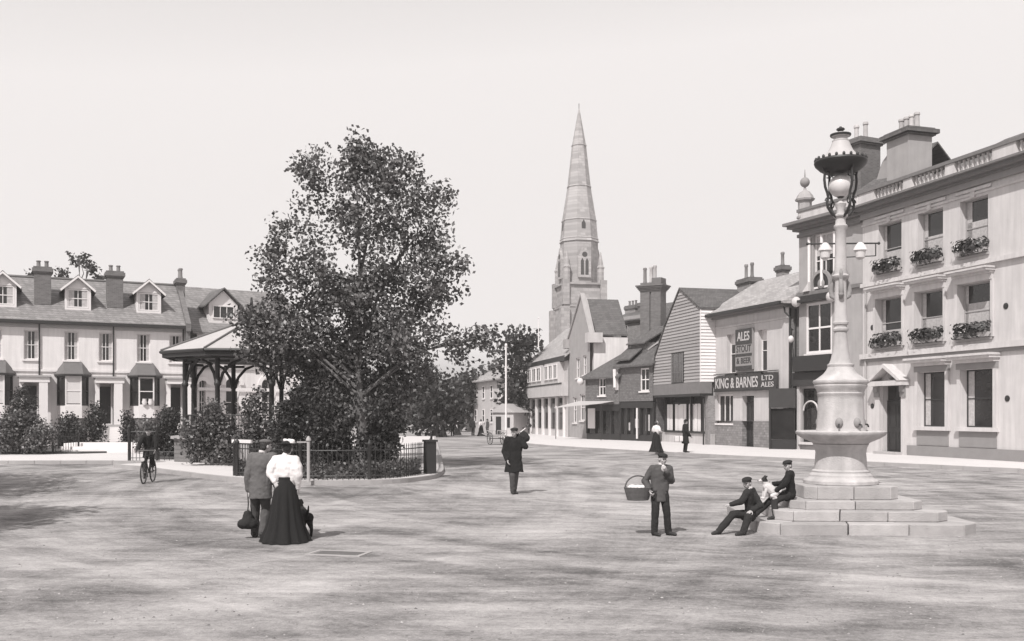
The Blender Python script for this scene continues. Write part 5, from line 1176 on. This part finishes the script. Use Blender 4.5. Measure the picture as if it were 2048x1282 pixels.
def person(label, loc, rz, H, J=None, yaw=0, pitch=0, coat=c_dark, legs=c_dark, skirt=None, blouse=False, hat="cap", hatm=None, hemd=.09, collar=True, group=None, vox=.006, palms=(None, None), curls=(.55, .55), shoe=leather, face=True, coatlen=None, sleeve=1.0, stout=1.0, shirt=False):
    t = thing("person", label, "person", loc, rz, group); P = stand(H)
    for k, v in (J or {}).items(): P[k] = Vector(v)
    q = H; R = headrot(yaw, pitch); hd = P['hd']
    # body
    m = MB()
    for s in 'ab':
        m.caps(P['sh' + s], P['hi' + s] + Vector((0, 0, .01)), .036 * q, .042 * q); m.caps(P['nk'] - Vector((0, 0, .03 * q)), P['sh' + s] - Vector((0, 0, .008 * q)), .028 * q, .026 * q)
        m.chain([P['sh' + s] - Vector((0, 0, .008 * q)), P['el' + s], P['wr' + s]], [.027 * q, .026 * q, .0165 * q]); m.chain([P['hi' + s], P['kn' + s], P['an' + s]], [.05 * q, .033 * q, .022 * q]); m.caps(P['an' + s] - Vector((0, 0, .012 * q)), P['to' + s], .02 * q, .016 * q)
        hand(m, P['wr' + s], P['el' + s], q, -1 if s == 'a' else 1, palms[0 if s == 'a' else 1], curls[0 if s == 'a' else 1])
    m.caps(P['pel'], P['nk'], .042 * q, .034 * q); m.caps(P['nk'] - Vector((0, 0, .02 * q)), hd + R @ Vector((0, .012, -.03)) * q, .031 * q, .030 * q)
    def hp(x, y, z): return hd + R @ (Vector((x, y, z)) * q)
    m.ell(hp(0, .006, .010), (.044 * q, .054 * q, .055 * q), 16, 11, R); m.ell(hp(0, -.014, -.026), (.033 * q, .036 * q, .040 * q), 14, 9, R); m.caps(hp(0, -.030, -.050), hp(0, -.034, -.052), .014 * q, .012 * q, 8)
    m.caps(hp(0, -.046, .008), hp(0, -.058, -.014), .006 * q, .0085 * q, 8); m.caps(hp(-.022, -.043, .016), hp(.022, -.043, .016), .008 * q, .008 * q, 8)
    for s in (-1, 1): m.ell(hp(s * .045, .008, -.006), (.007 * q, .013 * q, .019 * q), 8, 6, R); m.ell(hp(s * .022, -.035, -.016), (.013 * q, .013 * q, .013 * q), 8, 6, R)
    m.caps(hp(-.010, -.045, -.034), hp(.010, -.045, -.034), .006 * q, .006 * q, 7)
    fuse(m.build("body", skin, t), vox, 0, 1)
    if face:
        for s in (-1, 1): MB().ell(hp(s * .017, -.0455, .003), (.0065 * q, .005 * q, .0048 * q), 8, 6, R).build("eye", hairm, t, smooth=True)
        MB().caps(hp(-.012, -.0500, -.0345), hp(.012, -.0500, -.0345), .0022 * q, n=6).build("mouth", c_grey, t)
    # hair
    m = MB().ell(hp(0, .013, .016), (.047 * q, .052 * q, .054 * q), 16, 10, R); m.ell(hp(0, .030, -.012), (.040 * q, .034 * q, .036 * q), 12, 8, R)
    if skirt: m.ell(hp(0, .035, .035), (.052 * q, .045 * q, .045 * q), 12, 8, R); m.ell(hp(0, .06, .02), (.03 * q, .03 * q, .03 * q), 10, 7, R)
    m.build("hair", hairm, t, smooth=True)
    hm = hatm or c_hat
    if hat == "cap":
        m = MB().ell(hp(0, .004, .044), (.060 * q, .066 * q, .026 * q), 18, 9, R @ Matrix.Rotation(.10, 3, 'X')); m.ell(hp(0, .004, .030), (.049 * q, .056 * q, .022 * q), 16, 8, R)
        m.ell(hp(0, -.052, .030), (.036 * q, .030 * q, .006 * q), 14, 6, R @ Matrix.Rotation(.25, 3, 'X')); m.build("cap", hm, t, smooth=True)
    elif hat == "bowler":
        m = MB().ell(hp(0, .006, .036), (.049 * q, .056 * q, .052 * q), 16, 9, R); m.ell(hp(0, .006, .026), (.072 * q, .082 * q, .007 * q), 20, 6, R); m.build("hat", hm, t, smooth=True)
    elif hat == "wide":
        m = MB().ell(hp(0, .01, .048), (.115 * q, .115 * q, .012 * q), 22, 6, R @ Matrix.Rotation(.12, 3, 'X')); m.ell(hp(0, .012, .062), (.062 * q, .062 * q, .034 * q), 16, 8, R); m.build("hat", hm, t, smooth=True)
    # clothes
    up = Vector((0, 0, 1)); hem = hemd * q; m = MB()
    cr = {k: v * stout for k, v in dict(s=.050, h=.062, e=.041, w=.032, u=.047).items()}
    straight = ((P['hia'] - P['kna']).normalized().z > .8 and (P['hib'] - P['knb']).normalized().z > .8)
    for s in 'ab':
        h = P['hi' + s]; n = P['nk']; sh = P['sh' + s]; down = (h - sh).normalized(); kn = (P['kn' + s] - h).normalized()
        waist = sh.lerp(h, .62); waist = waist.lerp(P['pel'].lerp(P['nk'], .38), .10)
        if not blouse:
            m.chain([sh + down * .012 * q, waist, h + down * .01 * q] + ([] if straight else [h + down * .01 * q + kn * hem]), [cr['s'] * q, .052 * q * stout, cr['h'] * q, .064 * q * stout][:3 if straight else 4])
            wr = P['el' + s].lerp(P['wr' + s], .93); m.chain([sh, P['el' + s], wr], [cr['u'] * q, cr['e'] * q, cr['w'] * q])
        else:
            m.chain([sh + down * .012 * q, sh.lerp(h, .45), waist + down * .02 * q], [.050 * q, .060 * q, .042 * q])
            mid_ = sh.lerp(P['el' + s], .55); m.chain([sh, mid_, P['el' + s], P['el' + s].lerp(P['wr' + s], .93)], [.046 * q, .058 * q, .044 * q, .024 * q])
        m.caps(n - up * .012 * q, sh, .034 * q, .045 * q)
    c = P['pel'].lerp(P['nk'], .5); m.caps(P['pel'].lerp(P['nk'], .05 if not blouse else .3), P['nk'] - up * .035 * q, .058 * q, .052 * q)
    straight = ((P['hia'] - P['kna']).normalized().z > .8 and (P['hib'] - P['knb']).normalized().z > .8)
    if straight or skirt:
        A, B = P['pel'], P['nk']; w_ = abs((P['shb'] - P['sha']).length) / q; k_ = stout
        def ring(t, rx, ry, dz=0): p_ = A.lerp(B, t); return (p_.x, p_.y + .004, p_.z + dz, rx * q * k_, ry * q * k_)
        hz = hem if coatlen is None else coatlen * q
        if blouse: m.loft([ring(.30, .066, .056), ring(.42, .080, .064), ring(.66, .094, .066), ring(.86, w_ * .5, .054), ring(.97, .05, .044)])
        else: m.loft([ring(0, .108 if coatlen is None else .128, .076 if coatlen is None else .10, -hz), ring(0, .102, .070, -.02 * q), ring(.20, .096, .064), ring(.38, .090, .061), ring(.66, .104, .066), ring(.86, w_ * .5 + .012, .056), ring(.97, .05, .044)])
    m.caps(P['nk'] - up * .02 * q, P['nk'] + up * .008 * q, .036 * q, .036 * q)
    fuse(m.build("blouse" if blouse else "jacket", coat, t), .011 if vox < .01 else .022, .026, 2)
    if skirt is None:
        m = MB()
        for s in 'ab': m.chain([P['hi' + s] + up * .02 * q, P['kn' + s], P['an' + s] + (P['an' + s] - P['kn' + s]).normalized() * .012 * q], [.060 * q, .048 * q, .041 * q])
        m.caps(P['hia'], P['hib'], .060 * q); fuse(m.build("trousers", legs, t), .011 if vox < .01 else .022, .022, 2)
    else:
        zt = P['pel'].z + .115 * q; fold = lambda a, z: 1 + (.06 * math.sin(11 * a + 1) + .05 * math.sin(7 * a + 2) + .03 * math.sin(17 * a)) * max(0, min(1, (zt - z) / (.45 * q)))
        m = MB().lathe([(.068 * q, zt), (.074 * q, zt - .02 * q), (.105 * q, zt - .09 * q), (.125 * q, zt - .20 * q), (.150 * q, zt - .36 * q), (.185 * q, zt - .50 * q), (.235 * q, .03), (.24 * q, .012)], 96, (P['pel'].x, P['pel'].y + .01, 0), fold=fold)
        m.build("skirt", skirt, t, smooth=True); MB().lathe([(.071 * q, zt - .012 * q), (.073 * q, zt), (.070 * q, zt + .014 * q)], 24, (P['pel'].x, P['pel'].y + .01, 0)).build("belt", c_black, t, smooth=True)
    for s in 'ab':
        a, b = P['an' + s], P['to' + s]; d = (b - a); d.z = 0; d = d.normalized() if d.length > 1e-4 else Vector((0, -1, 0)); dd = (b - a).normalized()
        m = MB().chain([a - dd * .03 * q - (P['kn' + s] - a).normalized() * .015 * q, a + dd * .035 * q - (P['kn' + s] - a).normalized() * .012 * q, b + dd * .01 * q], [.024 * q, .027 * q, .021 * q]); m.caps(a, a - (P['kn' + s] - a).normalized() * .018 * q, .026 * q, .027 * q)
        fuse(m.build("shoe", shoe, t), .009 if vox < .01 else .02)
    if shirt:
        n = P['nk']; f = Matrix.Rotation(yaw * .45, 3, 'Z'); MB().ell(n + f @ Vector((0, -.050 * q, -.026 * q)), (.022 * q, .020 * q, .046 * q), 12, 8, f @ Matrix.Rotation(.35, 3, 'X')).build('shirt_front', c_white, t, smooth=True)
    if collar:
        n = P['nk'] + up * .012 * q; MB().lathe([(.036 * q, 0), (.0385 * q, .004 * q), (.037 * q, .022 * q), (.033 * q, .023 * q)], 20, tuple(n)).build("collar", c_white, t, smooth=True)
    return t, P
def placed(px, py, z=0.0): p = G(px, py, z); return p

# boy standing with a basket on his arm
p = placed(1319, 1071); H = 1.47; k = 1
JB = dict(ela=(-.255, .05, .965), wra=(-.205, -.08, .80), elb=(.215, -.02, .965), wrb=(.075, -.17, 1.155), hia=(-.06, 0, .765), hib=(.075, 0, .765), kna=(-.085, -.03, .42), knb=(.125, -.02, .42), ana=(-.095, .0, .07), anb=(.165, .02, .07), toa=(-.05, -.14, .032), tob=(.25, -.09, .032), hd=(.05, -.03, 1.355), nk=(.035, .0, 1.235), sha=(-.115, .02, 1.185), shb=(.175, .0, 1.185))
person("standing boy in a dark cap holding a basket, one hand at his mouth", (p.x, p.y, 0), .12, H, JB, yaw=.25, pitch=.10, coat=c_mid, legs=c_dark, hemd=.12, shirt=True, palms=((1, 0, .2), (-.6, .4, .5)), curls=(1.3, 1.2))
bk = thing("basket", "oval wicker basket with a hoop handle held by the standing boy", "basket", (p.x - .385, p.y - .03, .63), .2)
def oval(m, z, a, b_, r): m.path([(a * math.cos(2 * math.pi * i / 28), b_ * math.sin(2 * math.pi * i / 28), z) for i in range(29)], r, 6)
m = MB()
for i in range(10): t_ = i / 9; oval(m, .02 + .20 * t_, .19 + .055 * t_, .13 + .04 * t_, .0125)
for i in range(24): a = 2 * math.pi * i / 24; m.tube((.185 * math.cos(a), .125 * math.sin(a), .01), (.247 * math.cos(a), .172 * math.sin(a), .235), .007, n=5)
m.build("weave", wick, bk); MB().zprism([(.19 * math.cos(2 * math.pi * i / 24), .13 * math.sin(2 * math.pi * i / 24)) for i in range(24)], 0, .02).build("bottom", wick, bk)
MB().path([(0 + .235 * math.cos(a), 0, .22 + .21 * math.sin(a)) for a in [math.pi * i / 14 for i in range(15)]], .014, 8).build("handle", wick, bk, smooth=True)
m = MB(); r = random.Random(3)
for i in range(7): m.ell((r.uniform(-.14, .14), r.uniform(-.07, .07), .21 + r.uniform(-.02, .03)), (.075, .055, .045), 9, 6)
pc_ = fuse(m.build("paper_parcels", c_white, bk), .014)

# boy on the lowest step, leaning forward with his hands at his knees
p = Vector((4.30, 17.62, 0))
J2 = dict(pel=(.02, .05, .32), hia=(-.01, -.03, .31), hib=(.05, .10, .31), nk=(-.01, 0, .79), hd=(-.06, -.03, .905), sha=(-.07, -.11, .745), shb=(.07, .12, .75), ela=(-.20, -.19, .58), wra=(-.38, -.14, .53), elb=(.18, -.03, .50), wrb=(-.02, -.20, .42),
          kna=(-.33, -.10, .35), knb=(-.10, -.28, .31), ana=(-.60, -.22, .07), anb=(-.20, -.34, .065), toa=(-.72, -.28, .03), tob=(-.33, -.42, .03))
person("dark suited boy sitting low on the bottom fountain step with one leg stretched out", tuple(p), 0, 1.50, J2, yaw=-.75, pitch=.18, coat=c_dark, legs=c_dark, hemd=.06, shirt=True, palms=((0, 0, -1), (.2, .6, -1)), curls=(.5, 1.0))
# boy on the upper step, holding a little dog
p3_ = Vector((5.24, 18.35, 0))
J3 = dict(pel=(.04, .05, .66), hia=(0, -.03, .64), hib=(.03, .12, .64), nk=(-.01, .03, 1.075), hd=(-.055, .0, 1.18), sha=(-.05, -.10, 1.03), shb=(.05, .15, 1.03), ela=(-.16, -.19, .84), wra=(-.30, -.12, .72), elb=(-.10, .16, .83), wrb=(-.32, .06, .83),
          kna=(-.32, -.06, .52), knb=(-.30, .14, .54), ana=(-.36, -.30, .265), anb=(-.66, .0, .27), toa=(-.50, -.38, .225), tob=(-.80, -.03, .225))
person("dark suited boy sitting high on the fountain steps holding a small white dog", tuple(p3_), 0, 1.46, J3, yaw=-.95, pitch=.12, coat=c_black, legs=c_dark, hemd=.05, shirt=True, palms=((-.5, .5, .5), (-.3, -.6, .3)), curls=(.7, .8))
def animal_mat(name, base, patch, c, rad):
    mm = mat(name, base, rough=.9, var=.15, scale=30); N = mm.node_tree.nodes; Lk = mm.node_tree.links; tc = N.new("ShaderNodeTexCoord"); d = N.new("ShaderNodeVectorMath"); d.operation = 'DISTANCE'; d.inputs[1].default_value = c
    Lk.new(tc.outputs['Object'], d.inputs[0]); mr = N.new("ShaderNodeMapRange"); mr.inputs[1].default_value = rad; mr.inputs[2].default_value = rad * 1.12; Lk.new(d.outputs['Value'], mr.inputs[0]); mx = N.new("ShaderNodeMix"); mx.data_type = 'RGBA'
    Lk.new(mr.outputs[0], mx.inputs[0]); mx.inputs[6].default_value = T(patch); b_ = N['Principled BSDF']; Lk.new(b_.inputs['Base Color'].links[0].from_socket, mx.inputs[7]); Lk.new(mx.outputs[2], b_.inputs['Base Color']); return mm
dg = thing("dog", "small white dog with a dark head held on the knees of the upper boy", "dog", (4.82, 18.33, .52), 0)
dm2 = animal_mat("white_dog_coat", .55, .03, (-.07, -.025, .435), .085)
m = MB().chain([(.13, .02, .14), (.05, .0, .20), (-.03, -.01, .27)], [.085, .095, .085]); m.chain([(-.03, -.01, .28), (-.07, -.02, .37)], [.065, .055]); m.ell((-.085, -.025, .405), (.052, .047, .046), 12, 8); m.chain([(-.11, -.03, .395), (-.185, -.045, .375)], [.034, .021])
for s in (-1, 1):
    m.chain([(-.065, -.02 + s * .04, .44), (-.05, -.02 + s * .062, .465), (-.075, -.02 + s * .072, .44)], [.018, .016, .012]); m.chain([(-.05, s * .05, .22), (-.08, s * .05, .13), (-.09, s * .05, .055)], [.036, .026, .02]); m.caps((-.09, s * .05, .05), (-.115, s * .05, .048), .02)
    m.chain([(.12, s * .06, .14), (.05, s * .085, .10), (.12, s * .085, .06), (.07, s * .085, .045)], [.06, .04, .026, .02])
m.chain([(.2, .02, .14), (.26, .03, .2), (.27, .03, .26)], [.025, .02, .012]); fuse(m.build("body", dm2, dg), .008)
MB().ell((-.206, -.05, .378), (.012, .012, .01), 8, 6).build("nose", c_black, dg)

# the couple walking away
p = placed(517, 1078)
JM = dict(wrb=(-.0, 0, 0)); JM = dict(hd=(-.13, .0, 1.60), nk=(-.075, .01, 1.47), sha=(-.245, .0, 1.41), shb=(.105, .0, 1.41), ela=(-.30, .04, 1.11), wra=(-.27, -.13, .90), elb=(.175, .03, 1.10), wrb=(.17, -.02, .83), pel=(-.035, 0, .92), hia=(-.12, 0, .90), hib=(.05, 0, .90), kna=(-.10, -.10, .50), ana=(-.09, .08, .10), toa=(-.10, -.06, .035), knb=(.10, -.16, .50), anb=(.12, -.22, .085), tob=(.13, -.36, .04))
person("man in a pale cap and grey tweed jacket walking away beside the woman in white", (p.x, p.y, 0), math.pi, 1.72, JM, yaw=-.75, pitch=-.02, coat=c_grey, legs=c_mid, hat="cap", hatm=c_grey, hemd=.13, collar=True, stout=1.08, palms=((1, 0, 0), (-1, 0, 0)), curls=(.8, 1.4))
pw = placed(571, 1084)
JW = dict(hd=(-.03, -.03, 1.56), nk=(0, 0, 1.445), ela=(-.225, .05, 1.12), wra=(-.205, -.02, .90), elb=(.245, .05, 1.16), wrb=(.16, .10, 1.02), pel=(0, 0, .88), sha=(-.165, 0, 1.375), shb=(.165, 0, 1.375))
wm, PW_ = person("woman in a white blouse, long black skirt and feathered black hat walking away", (pw.x, pw.y, 0), math.pi, 1.66, JW, coat=c_white, skirt=c_black, blouse=True, hat="wide", collar=False, curls=(.6, .9), palms=((1, 0, 0), (0, -1, 0)))
m = MB(); r = random.Random(9)
for i in range(9): a = r.uniform(-.3, .3); m.chain([(-.08 + .02 * i - .06, .02 + a * .1, 1.655 + r.uniform(0, .02)), (-.10 + .02 * i - .05, .04, 1.70 + r.uniform(0, .03))], [.03, .018])
fuse(m.build("hat_feather", c_white, wm), .012, .02, 1)
for x, y, z in ((-.205, -.02, .915), (.165, .095, 1.03)): MB().ell((x, y, z), (.045, .045, .05), 12, 8).build("cuff", c_white, wm, smooth=True)
bg_ = thing("bag", "dark drawstring bag hanging from the hand of the man in tweed", "bag", (p.x - .19, p.y + .02, .19), 0)
m = MB().chain([(0, 0, .10), (0, 0, .24)], [.11, .07]); m.chain([(-.09, 0, .07), (.09, 0, .07)], [.09, .09]); fuse(m.build("sack", c_dark, bg_), .014, .03); MB().path([(0, 0, .28), (.01, 0, .42), (.0, 0, .58), (.02, .0, .68)], .012, 6).build("cord", leather, bg_)
pdg = placed(607, 1072)
bd = thing("dog", "black dog trotting away close beside the skirt of the woman in white", "dog", (pdg.x, pdg.y, 0), math.pi + .45)
m = MB().chain([(0, .16, .36), (0, 0, .38), (0, -.20, .40)], [.085, .10, .115]); m.chain([(0, -.24, .44), (0, -.34, .54)], [.08, .065]); m.ell((0, -.37, .56), (.065, .075, .065), 12, 8); m.chain([(0, -.42, .55), (0, -.50, .53)], [.042, .03])
for s in (-1, 1):
    m.chain([(s * .05, -.38, .60), (s * .075, -.36, .55)], [.026, .02]); m.chain([(s * .07, -.20, .36), (s * .075, -.18 + s * .05, .20), (s * .075, -.20 + s * .09, .035)], [.055, .035, .024]); m.caps((s * .075, -.20 + s * .09, .03), (s * .075, -.24 + s * .09, .025), .025)
    m.chain([(s * .06, .16, .34), (s * .07, .10 - s * .05, .26), (s * .07, .23 - s * .06, .155), (s * .07, .20 - s * .06, .035)], [.085, .06, .03, .024]); m.caps((s * .07, .20 - s * .06, .03), (s * .07, .15 - s * .06, .025), .025)
m.chain([(0, .24, .40), (0, .33, .47), (0, .36, .56)], [.03, .022, .012]); fuse(m.build("body", c_black, bd), .010)

# man in a long coat with a bundle on his shoulder
p = placed(1028, 988)
JC = dict(ela=(-.25, .05, 1.15), wra=(-.20, -.10, .92), elb=(.29, -.10, 1.28), wrb=(.20, -.02, 1.53), hd=(0.0, -.03, 1.66), kna=(-.06, -.10, .50), ana=(-.03, .0, .09), toa=(-.04, -.15, .035), knb=(.05, .02, .50), anb=(.01, .08, .09), tob=(.06, -.07, .035))
person("person in a long dark coat carrying a dark bundle on one shoulder, mid road", (p.x, p.y, 0), .15, 1.80, JC, yaw=-.5, coat=c_black, legs=c_mid, coatlen=.20, hat="cap", stout=1.15, vox=.009, palms=(None, (0, 0, 1)))
bu = thing("bundle", "dark cloth bundle resting on the shoulder of the long coated person", "bundle", (p.x + .17, p.y + .06, 1.50), 0)
m = MB().chain([(-.04, .06, .03), (.08, .0, .06), (.15, -.02, .0)], [.10, .14, .11]); fuse(m.build("sack", c_dark, bu), .018, .04); MB().tube((.0, -.1, .16), (.14, -.02, .27), .012).build("stick", trim, bu)

# cyclist
p = placed(297, 965)
cy = thing("bicycle", "black safety bicycle with a pale front lamp ridden towards the square", "bicycle", (p.x, p.y, 0), .10)
def wheel(y):
    wh = MB(); R_ = .34; wh.path([(0, y + R_ * math.cos(a), R_ + R_ * math.sin(a)) for a in [2 * math.pi * i / 32 for i in range(33)]], .022, 8); o = wh.build("wheel", dark, cy, smooth=True)
    sp = MB()
    for i in range(16): a = 2 * math.pi * i / 16; sp.tube((0, y, R_), (0, y + .32 * math.cos(a), R_ + .32 * math.sin(a)), .003, n=4)
    sp.build("spokes", lead, o); MB().tube((-.05, y, R_), (.05, y, R_), .025).build("hub", lead, o)
wheel(-.55); wheel(.52)
m = MB(); st_h, seat_, bb = (0, -.36, .86), (0, .24, .86), (0, .05, .30)
for a, b_ in ((st_h, seat_), (st_h, bb), (seat_, bb), (bb, (0, .52, .34)), (seat_, (0, .52, .34)), ((0, -.34, .95), (0, -.55, .34)), (seat_, (0, .26, .95))): m.tube(a, b_, .017)
m.build("frame", dark, cy); m = MB().path([(-.26, -.14, .98), (-.24, -.30, 1.02), (-.06, -.36, 1.02), (.06, -.36, 1.02), (.24, -.30, 1.02), (.26, -.14, .98)], .014, 8); m.build("handlebar", lead, cy, smooth=True)
MB().chain([(0, .16, .97), (0, .34, .98)], [.04, .08]).build("saddle", leather, cy, smooth=True); lm_ = MB().tube((-.06, -.44, .74), (-.06, -.36, .74), .055, .045, 12).build("lamp", trim, cy)
MB().tube((-.06, -.453, .74), (-.06, -.441, .74), .058, n=14).build("lamp_glass", globe, lm_)
m = MB().tube((-.10, .05, .30), (.10, .05, .30), .012); m.box(-.16, -.08, .0, .1, .115, .135).box(.08, .16, .0, .1, .465, .485); m.tube((-.1, .05, .30), (-.1, .05, .13), .01).tube((.1, .05, .30), (.1, .05, .475), .01); m.build("pedals", lead, cy)
JY = dict(pel=(0, .25, 1.02), hia=(-.08, .22, 1.02), hib=(.08, .22, 1.02), nk=(0, .06, 1.48), hd=(0, -.02, 1.60), sha=(-.17, .08, 1.43), shb=(.17, .08, 1.43), ela=(-.26, -.08, 1.20), elb=(.26, -.08, 1.20), wra=(-.25, -.17, 1.04), wrb=(.25, -.17, 1.04),
          kna=(-.11, -.10, .62), ana=(-.115, .09, .22), toa=(-.12, -.06, .165), knb=(.14, -.16, .84), anb=(.12, .04, .56), tob=(.12, -.10, .51))
person("cyclist in dark clothes and cap riding a black bicycle past the forecourt", (p.x, p.y, 0), .10, 1.70, JY, coat=c_black, legs=c_black, hat="cap", vox=.009, collar=False, hemd=.02)

# two on the right pavement
zp = .13
p = placed(1313, 904, zp)
person("woman in a white blouse and pale hat walking by the tiled shop fronts", (p.x, p.y, zp), math.pi - .9, 1.64, dict(ela=(-.24, .0, 1.13), wra=(-.2, -.2, 1.05), elb=(.24, .02, 1.12), wrb=(.2, -.2, 1.05)), coat=c_white, skirt=c_black, blouse=True, hat="bowler", hatm=lace, vox=.012, collar=False)
p = placed(1371, 905, zp)
person("person in a long black coat before the drawn blinds of the gable shop", (p.x, p.y, zp), math.pi * .55, 1.74, dict(wra=(-.16, -.22, .86)), coat=c_black, legs=c_black, coatlen=.26, hat="bowler", vox=.012, collar=False, stout=1.15)
pr = thing("parcel", "white wrapped parcel carried low by the person in the long black coat", "parcel", (p.x - .42, p.y - .25, .72), .3)
bevel(MB().box(-.22, .22, -.12, .12, 0, .27).build("wrapping", c_white, pr), .03); m = MB(); m.box(-.012, .012, -.124, .124, -.004, .274); m.box(-.224, .224, -.012, .012, -.003, .273); m.build("string", c_grey, pr)
hc = thing("handcart", "light two wheeled handcart standing in the road beyond the bundle carrier", "handcart", tuple(G(993, 889)), .5)
MB().box(-.45, .45, -.7, .7, .62, .68).build("bed", trimg, hc)
m = MB()
for x in (-.45, .42):
    m.box(x, x + .03, -.7, .7, .95, 1.0)
    for y in (-.69, -.2, .25, .66): m.box(x, x + .03, y, y + .04, .681, .949)
m.build("side_rail", trimg, hc); MB().path([(-.4, .7, .64), (-.38, 1.5, .75), (.38, 1.5, .75), (.4, .7, .64)], .025, 6).build("shaft", trimg, hc)
for x in (-.52, .52):
    w_ = MB().path([(x, .42 * math.cos(a), .42 + .42 * math.sin(a)) for a in [2 * math.pi * i / 24 for i in range(25)]], .025, 6)
    for i in range(10): a = 2 * math.pi * i / 10; w_.tube((x, 0, .42), (x, .4 * math.cos(a), .42 + .4 * math.sin(a)), .012, n=4)
    w_.build("wheel", dark, hc)
MB().tube((-.55, 0, .42), (.55, 0, .42), .025).build("axle", iron, hc)
# strollers far down the street
far = [(905, 872, c_dark, False, "far stroller in dark clothes nearest the laurel at the road end"), (915, 870, c_white, True, "far woman in a white blouse standing in the road end"), (946, 871, c_dark, False, "far stroller in dark clothes in front of the distant house"), (962, 872, c_white, True, "far woman in white before the distant house"), (975, 873, c_mid, False, "far stroller in grey clothes at the foot of the outbuilding"), (886, 874, c_mid, True, "far woman in grey blouse walking under the road end trees")]
for i, (px, py, cm_, sk, lb_) in enumerate(far):
    p = placed(px, py); person(lb_, (p.x, p.y, 0), i * 1.3, 1.62 + .05 * (i % 3), coat=cm_, skirt=c_dark if sk else None, blouse=sk, hat="bowler", vox=.02, collar=False, face=False, group="people far down the street")
# ------------------------------------------------------------------ air
hz = bpy.data.materials.new("thin_haze"); hz.use_nodes = True; HN = hz.node_tree; HN.nodes.remove(HN.nodes['Principled BSDF'])
pv = HN.nodes.new("ShaderNodeVolumePrincipled"); pv.inputs['Color'].default_value = (.95, .92, .91, 1); pv.inputs['Density'].default_value = 0.0008; pv.inputs['Anisotropy'].default_value = 0.2
HN.links.new(pv.outputs[0], HN.nodes['Material Output'].inputs['Volume'])
MB().box(-90, 90, -15, 230, -1.2, 56).build("haze", hz, kind="stuff")
hs["label"] = "middle white terraced house, chimney and dormer in line above its blinded bay window"
